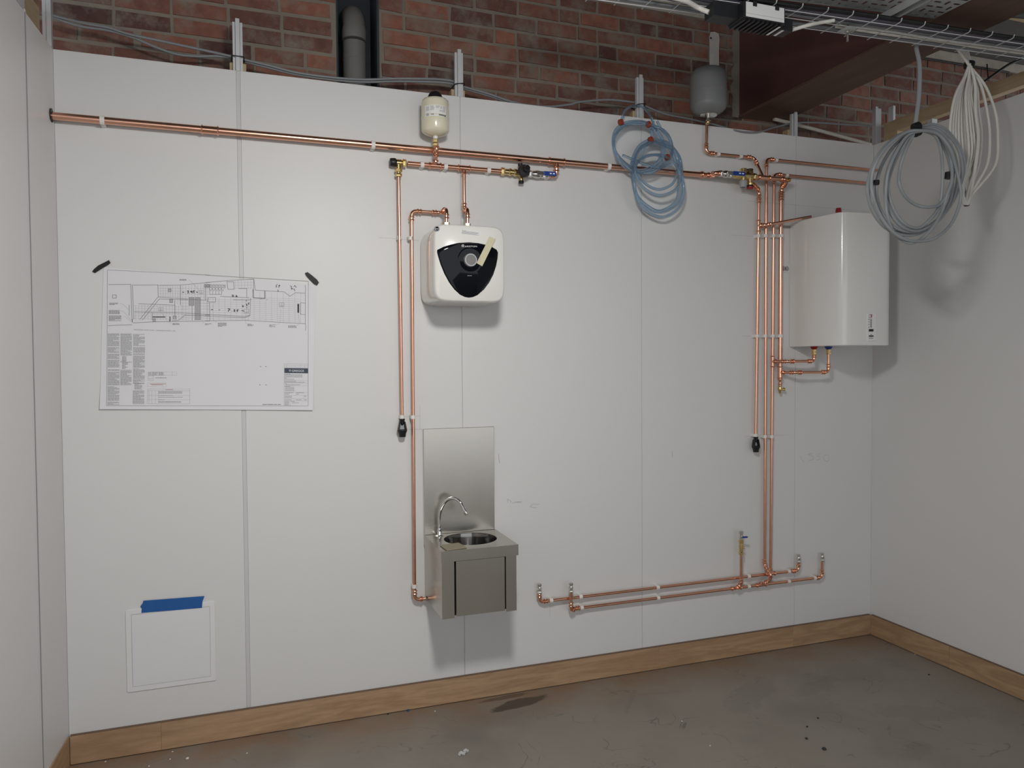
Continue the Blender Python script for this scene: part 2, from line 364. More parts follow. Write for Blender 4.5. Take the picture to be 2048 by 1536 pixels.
def tee(root, p, axis, br, r, rb=None, half=.032, out=.03):
    p = V(p); axis = V(axis).normalized(); br = V(br).normalized(); rb = rb or r; g = G()
    sleeve(g, p - axis * half, p + axis * half, r); g.cyl(p, p + br * out, rb + .0018, 16); bead(g, p + br * (out - .004), br, rb)
    return g.obj('tee', 'copper_fitting', root, 40)
CLIPME = {}
def clip(p, axis, r, label, group):
    key = (axis, round(r, 4), round(p[1], 3))
    if key not in CLIPME:
        g = G(); y = p[1]; w = .0085; R0 = r + .0004; R1 = r + .0036; n = 14
        # closed hinged band round the pipe, plus the foot screwed to the wall
        sec = [(math.cos(2 * math.pi * k / n), math.sin(2 * math.pi * k / n)) for k in range(n)]
        rs = []
        for c, s_ in sec:
            if axis == 'x': rs.append([V((sx, yy, zz)) for sx, yy, zz in ((-w, s_ * R0, c * R0), (w, s_ * R0, c * R0), (w, s_ * R1, c * R1), (-w, s_ * R1, c * R1))])
            else: rs.append([V((xx, yy, sz)) for xx, yy, sz in ((c * R0, s_ * R0, -w), (c * R0, s_ * R0, w), (c * R1, s_ * R1, w), (c * R1, s_ * R1, -w))])
        g.rings(rs, closed=True)
        foot = -y - r
        if foot > .003:
            if axis == 'x': g.box((-w, r * .9, -r - .003), (w, -y, r + .003))
            else: g.box((-r - .003, r * .9, -w), (r + .003, -y, w))
        me = bpy.data.meshes.new('pipe_clip'); me.from_pydata(g.v, [], g.f); me.materials.append(MATS['clip_white']); CLIPME[key] = me
    o = inst('pipe_clip', CLIPME[key], p); return tag(o, label, 'pipe clip', group)

# ================================================================== THE SETTING
W, H, BB = 4.266, 2.942, 0.124
JX = [0.705, 1.709, 2.698, 3.698]
TL = 0.0528                                   # the left wall opens slightly outwards
fl = G().quad((-4, -9, 0), (9, -9, 0), (9, 1.2, 0), (-4, 1.2, 0)).obj('floor', 'floor_concrete'); tag(fl, kind='structure')
# back wall: boards on a frame
wb = box('wall_back', (-0.02, 0.0125, 0.0), (W + 0.03, 0.020, H - 0.01), 'panel'); tag(wb, kind='structure')
edges = [0.0] + JX + [W]
for i in range(5):
    a = edges[i] + (0.0085 if i == 1 else 0.0022 if i else 0); b = edges[i + 1] - (0.0085 if i == 0 else 0.0022 if i < 4 else 0)
    box('panel', (a, 0.0, 0.004), (b, 0.0122, H), 'panel', wb, 0.0012)
for i, x in enumerate(JX):                     # jointing profiles that stand up above the boards
    top = 3.168 if i < 3 else 3.082
    t = box('trim_%d' % (i + 1), (x - 0.0205, 0.0215, 0.0), (x + 0.0205, 0.030, top - 0.012), 'aluminium'); tag(t, kind='structure')
    sw = .0080 if i == 0 else .0018
    box('cover_strip', (x - sw, 0.0022, 0.004), (x + sw, 0.010, H), 'strip', t)
    box('web', (x - 0.003, 0.010, 0.0), (x + 0.003, 0.0215, top - 0.004), 'aluminium', t)
    box('front_fin', (x - 0.0085, 0.001, H + 0.0005), (x + 0.0085, 0.010, top), 'aluminium', t)
    box('flange', (x - 0.0205, 0.0125, H + 0.0005), (x - 0.0095, 0.0212, top - 0.012), 'aluminium', t)
    box('flange', (x + 0.0095, 0.0125, H + 0.0005), (x + 0.0205, 0.0212, top - 0.012), 'aluminium', t)
# left wall
def lw(y, off=0.0): return -TL * (-y) + off - .0125
wl = G().prism([(lw(0.02), 0.02, 0), (lw(-5), -5, 0), (lw(-5) - .03, -5, 0), (lw(0.02) - .03, 0.02, 0)], (0, 0, H - .01)).obj('wall_left', 'panel_left'); tag(wl, kind='structure')
for y0, y1 in ((-.0005, -.3215), (-.3372, -1.5), (-1.503, -5)):
    G().prism([(lw(y0, .0125), y0, .004), (lw(y1, .0125), y1, .004), (lw(y1, .0005), y1, .004), (lw(y0, .0005), y0, .004)], (0, 0, H - .004)).obj('panel', 'panel_left', wl)
box('joint_seam', (lw(-.3355, .0005), -.3368, BB + .004), (lw(-.3355, .0146), -.3352, H - .002), 'ink_grey', wl)
box('joint_strip', (lw(-.3355, .0005), -.3350, BB + .004), (lw(-.3355, .0138), -.322, H + .01), 'strip', wl)
pd = A(108, 231, -.045)
g = G(); g.lathe((-.0018, -.045, pd.z), X_, [(0, .0165), (0, .027), (.0035, .027), (.0035, .0165)], 24); g.obj('pipe_hole_rim', 'black_plastic', wl, 40)
# right wall
wr = box('wall_right', (W + .0125, -5, 0), (W + .04, .0, H - .01), 'panel'); tag(wr, kind='structure')
for y0, y1 in ((-1.2, -.0005), (-2.4, -1.203), (-5, -2.403)):
    box('panel', (W, y0, .004), (W + .012, y1, H), 'panel', wr, .0008)
# skirting boards
bo = box('baseboard_back', (0.007, -.006, .002), (W - .018, -.0005, BB - .006), 'oak_edge'); tag(bo, kind='structure')
xs = [.0062, A(322, 1450, -.02).x, A(1318, 1310, -.02).x, A(1587, 1260, -.02).x, W - .0195]
for i in range(4):
    box('board', (xs[i] + .0002, -.020, .004), (xs[i + 1] - .0002, -.006, BB - .002), 'oak', bo, .0008)
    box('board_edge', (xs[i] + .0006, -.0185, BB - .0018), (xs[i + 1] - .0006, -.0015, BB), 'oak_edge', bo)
bl = G().prism([(lw(-.02, .0126), -.022, .004), (lw(-5, .0126), -5, .004), (lw(-5, .0135), -5, .004), (lw(-.02, .0135), -.022, .004)], (0, 0, BB - .008)).obj('baseboard_left', 'oak_edge'); tag(bl, kind='structure')
for y0, y1 in ((-.0215, -2.2), (-2.202, -5)):
    G().prism([(lw(y0, .0136), y0, .004), (lw(y1, .0136), y1, .004), (lw(y1, .0185), y1, .004), (lw(y0, .0185), y0, .004)], (0, 0, BB - .004)).obj('board', 'oak_side', bl)
br_ = box('baseboard_right', (W - .006, -5, .002), (W - .0005, -.022, BB - .006), 'oak_edge'); tag(br_, kind='structure')
ys = [-.0205, AX(1898, 1318, W - .02).y, -2.6, -5]
for i in range(3):
    box('board', (W - .020, ys[i + 1] + .0006, .004), (W - .006, ys[i] - .0006, BB - .002), 'oak_side', br_, .0008)
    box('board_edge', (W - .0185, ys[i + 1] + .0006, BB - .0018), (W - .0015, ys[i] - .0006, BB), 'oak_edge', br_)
# old brick wall behind, with mortar bed, recess for the soil pipe, lintel and ceiling
YB, ZC = 0.20, 3.614
RX0, RX1 = 1.152, 1.356
wk = G(); wk.box((-1.2, YB + .0015, 2.2), (RX0 - .001, YB + .30, ZC)); wk.box((RX1 + .001, YB + .0015, 2.2), (6.6, YB + .30, ZC)); wk.box((RX0 - .001, YB + .22, 2.2), (RX1 + .001, YB + .30, ZC))
wk = wk.obj('wall_rear', 'mortar'); tag(wk, kind='structure')
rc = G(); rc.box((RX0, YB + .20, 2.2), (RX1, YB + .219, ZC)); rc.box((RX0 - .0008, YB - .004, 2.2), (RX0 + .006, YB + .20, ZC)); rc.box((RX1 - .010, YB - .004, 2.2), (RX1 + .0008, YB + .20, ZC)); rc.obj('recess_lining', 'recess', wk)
BM = []
for k in range(6):
    rr = random.Random(k); g = G(); hx, hz = .5, .5
    def j(a): return rr.uniform(-a, a)
    c = .012
    fr = [(-hx + .01 + j(c), -.5, -hz + .05 + j(.05)), (hx - .01 + j(c), -.5, -hz + .05 + j(.05)), (hx - .01 + j(c), -.5, hz - .05 + j(.05)), (-hx + .01 + j(c), -.5, hz - .05 + j(.05))]
    md = [(-hx, -.1, -hz), (hx, -.1, -hz), (hx, -.1, hz), (-hx, -.1, hz)]; bk = [(x, .5, z) for x, y, z in md]
    g.rings([fr, md, bk]); me = bpy.data.meshes.new('brick'); me.from_pydata(g.v, [], g.f); me.materials.append(MATS['brick_clay']); BM.append(me)
PZ = .0807; Z0 = 3.3841; rb = random.Random(21); ci = 0
nb = 0
for c in range(-7, 3):
    zb = Z0 + c * PZ; z0, z1 = zb + .0055, zb + PZ - .0055
    if z1 > ZC: z1 = ZC - .003
    if z1 - z0 < .02 or z1 < 2.86: continue
    off = 1.6007 + (.0 if c % 2 else .118) + rb.uniform(-.012, .012)
    x = off - .236 * 12
    while x < 6.4:
        L = .236 if rb.random() > .12 else .118
        a, b = x + .0055 + rb.uniform(-.002, .002), x + L - .0055 + rb.uniform(-.002, .002); x += L
        spans = []
        if b <= RX0 - .002 or a >= RX1 + .002: spans = [(a, b)]
        else:
            if a < RX0 - .03: spans.append((a, RX0 - .004))
            if b > RX1 + .03: spans.append((RX1 + .004, b))
        for a2, b2 in spans:
            if 3.462 < a2 and b2 < 3.70 and zb > 3.10: continue      # behind the beam end
            o = inst('brick', BM[rb.randrange(6)], ((a2 + b2) / 2, YB + .025 + rb.uniform(-.003, .003), (z0 + z1) / 2), wk)
            o.scale = (b2 - a2, .055, z1 - z0); o.rotation_euler = (0, rb.uniform(-.006, .006), rb.uniform(-.012, .012)); nb += 1
LT = G().box((1.9, YB - .012, ZC), (6.6, YB + .3, 3.672)).obj('trim_6', 'lintel'); tag(LT, kind='structure')
ce = G().box((-4, -9, 3.675), (9, .6, 3.80)).obj('ceiling', 'soffit'); tag(ce, kind='structure')
# boxed downstand beam that runs out over the room
bm = box('trim_7', (3.452, -5.0, 3.0935), (3.738, YB - .006, 3.674), 'beam_maroon'); tag(bm, kind='structure')
box('soffit_board', (3.447, -5.0, 3.078), (3.742, YB - .008, 3.093), 'beam_brown', bm, .002)
g = G()                                              # rough plaster edge where the beam meets the brick
rr = random.Random(3); zz = 3.08; L_ = []; R_ = []
while zz < 3.6:
    L_.append((3.405 + rr.uniform(-.012, .012), YB - .010, zz)); zz += .03
g.prism([(3.4515, YB - .010, 3.08)] + [(3.4515, YB - .010, 3.6)] + L_[::-1], (0, .016, 0)); g.obj('plaster_edge', 'mortar', wk)

# ---- studs and rails behind the boards
for i, x in enumerate(JX):
    tag(box('timber_stud', (x - .034, .0315, .0), (x + .034, .075, 2.985), 'pine'), ['pale pine stud behind the jointing post nearest the left wall', 'pale pine stud behind the post beside the cream vessel', 'pale pine stud behind the post with the clear hose', 'pale pine stud behind the post below the dark beam'][i], 'timber', 'studs behind the back wall')
def post(x0, x1, y0, y1, z0, z1, label):
    t = thing('corner_post', ((x0 + x1) / 2, (y0 + y1) / 2, z0), label, 'post')
    box('post_body', (x0, y0, z0), (x1, y1, z1), 'aluminium', t)
    return t
t = post(W + .014, W + .030, .0005, .028, 2.944, 3.172, 'grey metal corner post in the right corner above the boards'); box('post_fin', (W + .031, .006, 2.944), (W + .062, .026, 3.165), 'aluminium', t)
t = post(-.017, -.0005, -.018, .010, 2.944, 3.66, 'tall grey metal corner post at the left end of the back wall'); box('post_fin', (-.033, -.010, 2.944), (-.018, .004, 3.66), 'aluminium', t)
t = post(lw(-.335, .000), lw(-.335, .011), -.425, -.326, 2.944, 3.66, 'grey metal post standing on the joint of the left wall'); box('post_fin', (lw(-.36, -.014), -.39, 2.944), (lw(-.36, -.002), -.36, 3.66), 'aluminium', t)
g = G().prism([(lw(-.03, -.070), -.03, 2.945), (lw(-2.2, -.070), -2.2, 2.945), (lw(-2.2, -.024), -2.2, 2.945), (lw(-.03, -.024), -.03, 2.945)], (0, 0, .140)); tag(g.obj('timber_rail', 'pine_rail'), 'pale pine rail along the top of the left wall', 'timber')
tag(box('timber_rail', (W + .042, -2.4, 2.995), (W + .088, -.035, 3.062), 'pine_rail'), 'pale pine rail running above the right wall', 'timber')
tag(box('timber_block', (W + .042, -.13, 2.945), (W + .088, -.034, 2.9945), 'pine'), 'short pine block under the rail in the right corner', 'timber')
tag(box('metal_stud', (W + .095, -.05, 2.80), (W + .112, -.015, 3.17), 'aluminium'), 'thin metal stud standing behind the rail of the right wall', 'stud')
tag(box('metal_stud', (W + .048, -.36, 2.80), (W + .085, -.33, 2.994), 'aluminium'), 'short metal stud below the rail of the right wall', 'stud')

# ---- pencil marks on the boards
g = G()
def pen(u0, v0, u1, v1, w=.0012, y=-.0006):
    a = A(u0, v0, y); b = A(u1, v1, y); d = (b - a).normalized(); nrm = V((-d.z, 0, d.x)) * w / 2
    g.quad(a - nrm, b - nrm, b + nrm, a + nrm)
def poly(pts, w=.0012):
    for a, b in zip(pts, pts[1:]): pen(*a, *b, w)
poly([(997, 908), (999, 926)], .0022); poly([(1344, 902), (1345, 914)], .0018)
c8 = lambda x, y: (1460 + x / 6.827, 860 + y / 6.827)
for st in ([(960, 360), (985, 410), (1015, 440)], [(1065, 330), (1130, 318)], [(1065, 330), (1140, 365), (1135, 400), (1080, 418)], [(1190, 330), (1240, 322)], [(1185, 355), (1235, 365), (1230, 395), (1185, 415)], [(1265, 375), (1300, 338), (1345, 345), (1355, 395), (1335, 435), (1290, 415), (1265, 375)]):
    poly([c8(*p) for p in st], .0014)
c7 = lambda x, y: (960 + x / 4.655, 850 + y / 4.655)
for st in ([(255, 690), (260, 725)], [(255, 690), (290, 710), (280, 728)], [(320, 720), (385, 722)], [(300, 728), (350, 715), (390, 712)], [(465, 760), (490, 735), (550, 738)], [(465, 760), (500, 772), (530, 770)]):
    poly([c7(*p) for p in st], .0016)
for a in ((757, 475, 838, 481), (1462, 470, 1512, 473), (1495, 402, 1600, 411), (1600, 411, 1760, 425), (1485, 672, 1512, 673), (1490, 873, 1575, 870), (810, 833, 840, 832), (812, 859, 845, 858), (840, 812, 840, 860), (1099, 1190, 1100, 1236), (1158, 1170, 1159, 1225)):
    pen(*a, .0009)
g.obj('pencil_marks', 'pencil', wb)

# ================================================================== LEFT PIPEWORK
R15, R22, R28 = .0078, .0112, .0152
ZM = 2.660; YM = -.045
GC = 'clips holding the copper pipes to the wall'
X = lambda u, v, y=-.03: A(u, v, y).x
Zc = lambda u, v, y=-.03: A(u, v, y).z
m = thing('copper_main', (1.5, YM, ZM), 'long thick copper main running along the upper back wall', 'pipe')
xm1 = X(1403, 349, YM)
G().cyl((.0005, YM, ZM), (X(1080, 320, YM), YM, ZM), R28, 24).obj('pipe', 'copper', m, 40)
G().cyl((X(1080, 320, YM), YM, ZM), (xm1, YM, ZM), R28 - .0007, 24).obj('pipe', 'copper', m, 40)
g = G(); cx = X(420, 257, YM); sleeve(g, (cx - .036, YM, ZM), (cx + .036, YM, ZM), R28); g.obj('coupling', 'copper_fitting', m, 40)
xt = X(1113, 326, YM)
tee(m, (xt, YM, ZM), X_, -Z_, R28, R22, .045, .034)
for k, u, v in ((0, 205, 237), (1, 746, 290), (2, 1217, 333)):
    clip((X(u, v, YM), YM, ZM), 'x', R28, ['white plastic clip on the thick copper main nearest the left wall', 'white plastic clip on the thick copper main left of the cream vessel', 'white plastic clip on the thick copper main left of the clear hose'][k], GC)

ZL, YL = 2.590, -.040
b = thing('copper_branch', (1.8, YL, ZL), 'horizontal copper branch pipe below the main with tees', 'pipe')
xa, xb = X(815, 325, YL), X(1003, 343, YL)
G().cyl((xa, YL, ZL), (xb, YL, ZL), R22, 18).obj('pipe', 'copper', b, 40)
xv = X(870, 328, YL); xh = X(928, 337, YL)
tee(b, (xv, YL, ZL), X_, V((0, -.6, .8)), R22, R15); tee(b, (xh, YL, ZL), X_, -Z_, R22, R15)
for k, u in enumerate((844, 891, 977)):
    clip((X(u, 332, YL), YL, ZL), 'x', R22, ['white plastic clip on the copper branch just left of the vessel tee', 'white plastic clip on the copper branch just right of the vessel tee', 'white plastic clip on the copper branch beside the pressure valve'][k], GC)
# riser to the cream vessel, crossing in front of the main
YV = -.105
xr = A(873, 290, YV).x
run(b, [(xv, YL - .012, ZL + .016), (xr, YV, ZL + .055), (xr, YV, Zc(872, 273, YV) - .044)], R15, bend=.02)
# cream vessel
zb_ = Zc(872, 273, YV); zt_ = Zc(870, 199, YV); zk = Zc(870, 191, YV)
rv = (A(898, 230, YV).x - A(843, 230, YV).x) / 2 * .985; xc = A(870.5, 230, YV).x
t = thing('expansion_vessel', (xc, YV, zb_), 'small cream expansion vessel with black cap above the left copper main', 'expansion vessel')
hz = zt_ - zb_
prof = [(0, .014), (.003, rv * .45), (.010, rv * .78), (.018, rv * .94), (.026, rv), (hz * .47, rv), (hz * .475, rv + .0012), (hz * .50, rv + .0012), (hz * .505, rv), (hz - .020, rv), (hz - .010, rv * .965), (hz - .004, rv * .87), (hz, rv * .68), (hz + .002, rv * .4), (hz + .002, 0)]
G().lathe((xc, YV, zb_), Z_, prof, 40).obj('tank', 'cream', t, 40)
G().lathe((xc, YV, zt_ - .004), Z_, [(0, rv * .56), (.012, rv * .54), (.024, rv * .47), (.034, rv * .36), (.038, rv * .24), (.039, 0)], 28).obj('cap', 'black_plastic', t, 40)
g = G(); g.lathe((xc, YV, zb_ - .012), Z_, [(0, .0105), (.012, .0115), (.014, .0125)], 16); g.obj('stub', 'clip_white', t, 40)
g = G(); g.hexnut((xc, YV, zb_ - .030), Z_, .018, .0135); g.hexnut((xc, YV, zb_ - .046), Z_, .013, .0145); g.obj('nut', 'brass', t)
def cyl_patch(g, a0, a1, z0, z1, rr, n=14, c=(xc, YV)):
    for k in range(n):
        p = [a0 + (a1 - a0) * (k + q) / n for q in (0, 1)]
        P_ = [V((c[0] + rr * math.sin(q), c[1] - rr * math.cos(q), 0)) for q in p]
        g.quad(P_[0] + Z_ * z0, P_[1] + Z_ * z0, P_[1] + Z_ * z1, P_[0] + Z_ * z1)
zz = lambda v: Zc(870, 185 + v / 13.36, YV - rv)
lb = G(); cyl_patch(lb, -1.05, .62, zz(618), zz(320), rv + .0007); lb = lb.obj('label', 'label_white', t, 40)
g = G(); rr = random.Random(5)
for (x0, x1, v0, v1) in ((-.92, -.62, 360, 470), (-.58, -.28, 345, 460), (-.20, .08, 340, 410), (.12, .30, 350, 420), (.33, .58, 340, 450), (.05, .55, 455, 490)):
    v = v0
    while v < v1: cyl_patch(g, x0, x1 - rr.uniform(0, .08), zz(v + 7), zz(v), rv + .0012, 3); v += 15
cyl_patch(g, -.90, -.70, zz(608), zz(540), rv + .0012, 3)
g.obj('label_print', 'ink_light', lb)
g = G()
for k in range(7): cyl_patch(g, .02 + k * .058, .02 + k * .058 + .045, zz(600), zz(565), rv + .0013, 1)
cyl_patch(g, .46, .56, zz(612), zz(560), rv + .0013, 2); cyl_patch(g, -.52, -.46, zz(588), zz(563), rv + .0013, 1); cyl_patch(g, -.42, -.35, zz(588), zz(563), rv + .0013, 1)
tag(g.obj('label_lettering', 'ink', lb), kind='stuff')
# relief valve with black cap at the left end
xq = X(797, 326, YL); t = thing('relief_valve', (xq, YL, ZL), 'brass relief valve with black cap at the left end of the copper branch', 'valve')
g = G(); g.lathe((xq - .012, YL, ZL), X_, [(0, .011), (.002, .016), (.024, .016), (.028, .012), (.034, .012)], 18); g.hexnut((xq + .018, YL, ZL), X_, .018, .018); g.cyl((xq, YL, ZL), (xq, YL, ZL - .028), .013, 16); g.hexnut((xq, YL, ZL - .030), -Z_, .014, .0165); g.hexnut((xq, YL, ZL - .050), -Z_, .016, .0155); g.cyl((xq, YL, ZL - .02), (xq, YL, ZL - .066), .0105, 16)
g.obj('body', 'brass', t, 40)
G().lathe((xq - .012, YL, ZL), -X_, [(0, .012), (.001, .0185), (.008, .020), (.024, .0185), (.028, .016), (.028, 0)], 22).obj('cap', 'black_plastic', t, 40)
# discharge pipe down to the tundish
xd0, xd1 = X(797, 400), X(804, 833); zd1 = Zc(804, 838)
t = thing('discharge_pipe', (xd1, -.03, zd1), 'copper discharge pipe dropping from the relief valve to a tundish, left of the water heater', 'pipe')
G().cyl((xq, YL, ZL - .066), (xd1, -.032, zd1), R15, 18).obj('pipe', 'copper', t, 40)
def tundish(x, z, label, y=-.034):
    t = thing('tundish', (x, y, z), label, 'tundish'); g = G()
    k = .001
    sx = [(-13, 0), (13, 0), (12, -10), (10, -15), (20, -52), (23, -58), (21, -64), (15, -82), (-15, -82), (-21, -64), (-23, -58), (-20, -52), (-10, -15), (-12, -10)]
    g.lathe((x, y, z), -Z_, [(0, .0125), (.008, .0125), (.013, .010), (.018, .0105)], 20)
    for s in (-1, 1): g.prism([(x + s * .0095, y - .010, z - .014), (x + s * .0135, y - .010, z - .014), (x + s * .0215, y - .010, z - .054), (x + s * .0140, y - .010, z - .054)], (0, .020, 0))
    g.prism([(x - .0095, y + .004, z - .014), (x + .0095, y + .004, z - .014), (x + .0150, y + .004, z - .054), (x - .0150, y + .004, z - .054)], (0, .006, 0))
    g.lathe((x, y, z - .010), -Z_, [(0, .006), (.016, .0065), (.020, .004), (.020, 0)], 14)
    g.lathe((x, y, z - .052), -Z_, [(0, .0215), (.004, .0235), (.008, .022), (.020, .0165), (.034, .0150), (.034, 0)], 22)
    g.obj('funnel', 'black_plastic', t, 40)
    G().prism([(x - .0066, y + .0032, z - .022), (x + .0066, y + .0032, z - .022), (x + .0112, y + .0032, z - .0505), (x - .0112, y + .0032, z - .0505)], (0, .0005, 0)).obj('window', 'plastic_grey', t)
    return t
tundish(xd1, zd1 + .002, 'black plastic tundish under the pipe left of the steel basin')
clip((X(799, 476), -.0335, Zc(799, 476)), 'z', R15, 'white plastic clip on the discharge pipe beside the water heater', GC)
clip((xd1, -.0325, zd1 + .010), 'z', R15, 'white plastic clip on the discharge pipe just above the black tundish', GC)
# ---- water heater
YF = -.292
hx0, hx1 = A(842, 530, -.03).x, A(1006, 530, -.262).x; hz0, hz1 = A(930, 605, -.275).z, A(930, 449.5, YF + .012).z
hcx, hcz = (hx0 + hx1) / 2, (hz0 + hz1) / 2; hw, hh = (hx1 - hx0) / 2, (hz1 - hz0) / 2
t = thing('water_heater', (hcx, -.15, hz0), 'square white water heater with black shield-shaped front above the steel basin', 'water heater')
def squircle(y, a, b, dx=0, dz=0, n=72, e=7.5):
    out = []
    for k in range(n):
        th = 2 * math.pi * (k + .5) / n; c, s = math.cos(th), math.sin(th)
        out.append(V((hcx + dx + a * abs(c) ** (2 / e) * (1 if c >= 0 else -1), y, hcz + dz + b * abs(s) ** (2 / e) * (1 if s >= 0 else -1))))
    return out
rs = [squircle(-.003, hw * .95, hh * .95), squircle(-.010, hw * .985, hh * .985), squircle(-.030, hw, hh), squircle(-.262, hw, hh), squircle(-.280, hw * .990, hh * .990), squircle(-.288, hw * .97, hh * .97), squircle(YF, hw * .945, hh * .945)]
G().rings(rs).obj('casing', 'enamel', t, 50)
ch = lambda x, y, d=YF: A(780 + x / 5.907, 400 + y / 5.907, d)
sh = [(568, 596), (640, 560), (720, 533), (810, 515), (930, 508), (1040, 517), (1130, 537), (1200, 563), (1250, 592), (1266, 625), (1262, 690), (1245, 780), (1212, 880), (1165, 970), (1105, 1050), (1030, 1115), (975, 1138), (930, 1144), (885, 1136), (830, 1110), (765, 1050), (705, 970), (650, 870), (605, 760), (575, 660), (566, 620)]
s0 = [ch(*p) for p in sh]; c0 = sum(s0, V()) / len(s0)
G().rings([[c0 + (p - c0) * 1.03 for p in s0], [p + V((0, -.004, 0)) for p in s0], [c0 + (p - c0) * .985 + V((0, -.0055, 0)) for p in s0]]).obj('front_panel', 'black_glass', t, 40)
kc = ch(947, 712, YF - .0055); d_ = -Y_
G().lathe(kc + Y_ * .001, d_, [(0, .058), (.002, .058), (.003, .052), (.002, .047), (.002, 0)], 40).obj('dial_surround', 'black_glass', t, 40)
kn = G().lathe(kc, d_, [(0, .031), (.010, .0295), (.013, .026), (.013, 0)], 36).obj('dial', 'knob_grey', t, 40)
G().lathe(kc + d_ * .011, d_, [(0, .0235), (0, .0275), (.0032, .0275), (.0032, .0235), (0, .0235)], 36).obj('dial_ring', 'ring_grey', kn, 40)
yt = YF - .0062
text_obj('brand_lettering', 'ARISTON', ch(885, 557, yt), ch(1028, 557, yt), 'label_white', t, .0068)
g = G(); o = ch(862, 540, yt)
for a, b2 in (((-.008, -.008), (-.008, .004)), ((-.008, .004), (0, .010)), ((0, .010), (.008, .004)), ((.008, .004), (.008, -.008)), ((.008, -.008), (-.008, -.008)), ((-.004, -.004), (-.004, .003)), ((.004, -.004), (.004, .003)), ((-.004, .003), (.004, .003))):
    p = V((a[0], 0, a[1])) * .62; q = V((b2[0], 0, b2[1])) * .62; e = (q - p).normalized(); nn = V((-e.z, 0, e.x)) * .0007; g.quad(o + p - nn, o + q - nn, o + q + nn, o + p + nn)
g.obj('brand_emblem', 'label_white', t)
g = G(); a = ch(915, 897, yt); b2 = ch(968, 897, yt)
for k in range(5): g.quad(a.lerp(b2, k / 5), a.lerp(b2, k / 5 + .15), a.lerp(b2, k / 5 + .15) + Z_ * .0022, a.lerp(b2, k / 5) + Z_ * .0022)
g.obj('small_print', 'ink_light', t)
ys_ = YF + .0015
st = G().lathe(ch(553, 341, YF + .003), d_, [(0, .0115), (.0042, .0115), (.0042, 0)], 28).obj('round_sticker', 'blue_sticker', t, 40)
G().lathe(ch(553, 341, YF + .003) + d_ * .0043, d_, [(0, .0088), (0, .0098), (.0003, .0098), (.0003, .0088), (0, .0088)], 28).obj('sticker_ring', 'ink_white', st)
G().quad(ch(532, 347, YF - .0020), ch(573, 347, YF - .0020), ch(573, 335, YF - .0020), ch(532, 335, YF - .0020)).obj('sticker_band', 'ink_light', st)
lp = [ch(838, 405, YF), ch(1056, 430, YF), ch(1064, 378, YF), ch(842, 353, YF)]
lb = G().prism(lp, (0, -.0006, 0)).obj('notice_sticker', 'label_white', t)
g = G()
for k, wdt in enumerate((.25, .96, .9, .97, .85, .98)):
    v = .10 + k * .145
    a = lp[3].lerp(lp[0], v); b2 = lp[2].lerp(lp[1], v); s_ = a.lerp(b2, .03); e_ = a.lerp(b2, wdt); hgt = (lp[3] - lp[0]) * .055; off = V((0, -.0010, 0))
    g.quad(s_ + off, e_ + off, e_ + hgt + off, s_ + hgt + off)
g.obj('notice_print', 'ink_grey', lb)
tp = [(1180, 430), (1248, 460), (1090, 783), (1022, 745)]
tag(G().prism([ch(*p, YF - .0105) for p in tp], (0, .0012, 0)).obj('masking_tape', 'tape_masking'), 'strip of pale masking tape stuck over the black front of the water heater', 'tape')
# connections on top of the heater
YS = -.12
xo = A(893, 440, YS).x; xi = A(935, 440, YS).x; ztop = hz1 - .004
t = thing('heater_outlet_pipe', (xo, YS, ztop), 'copper pipe from the left brass outlet of the water heater down to the steel basin', 'pipe')
zo = A(891, 423, -.07).z; xl = X(823, 430); zlow = Zc(830, 1199)
g = G(); g.hexnut((xo, YS, ztop), Z_, .022, .0135); g.lathe((xo, YS, ztop + .022), Z_, [(0, .010), (.006, .010)], 16); g.hexnut((xo, YS, ztop + .026), Z_, .014, .0155); g.obj('union', 'brass', t)
run(t, [(xo, YS, ztop + .034), (xo, YS, zo + .004), (xo, -.034, zo), (xl, -.034, zo), (X(828.5, 1150), -.034, zlow), (A(853, 1203, -.036).x, -.034, zlow)], R15, bend=.024)
xe = A(853, 1203, -.036).x
g = G(); g.hexnut((xe - .006, -.034, zlow), X_, .018, .013); g.cyl((xe + .01, -.034, zlow), (xe + .024, -.034, zlow), .009, 14); g.obj('tail_nut', 'nickel', t)
g = G(); pts = cat([(xe + .022, -.034, zlow), (xe + .034, -.04, zlow + .002), (1.516, -.055, zlow + .010)]); g.tube(pts, .0075, 12); g.obj('tail', 'copper', t, 40)
for k, (u, v) in enumerate(((820.5, 477), (825.5, 834), (828.5, 1172))):
    clip((X(u, v), -.034, Zc(u, v)), 'z', R15, ['white plastic clip on the outlet pipe beside the water heater', 'white plastic clip on the outlet pipe just above the steel basin', 'white plastic clip on the outlet pipe beside the basin front'][k], GC)
t = thing('heater_inlet_pipe', (xi, YS, ztop), 'copper drop pipe from the branch to the right brass inlet of the water heater', 'pipe')
zi = A(925, 424, -.04).z
g = G(); g.hexnut((xi, YS, ztop), Z_, .024, .0135); g.lathe((xi, YS, ztop + .024), Z_, [(0, .010), (.006, .010)], 16); g.hexnut((xi, YS, ztop + .028), Z_, .013, .0155); g.obj('union', 'brass', t)
run(t, [(xi, YS, ztop + .036), (xi, YS, zi + .002), (xh, YL, zi - .004), (xh, YL, ZL - .030)], R15, bend=.022)
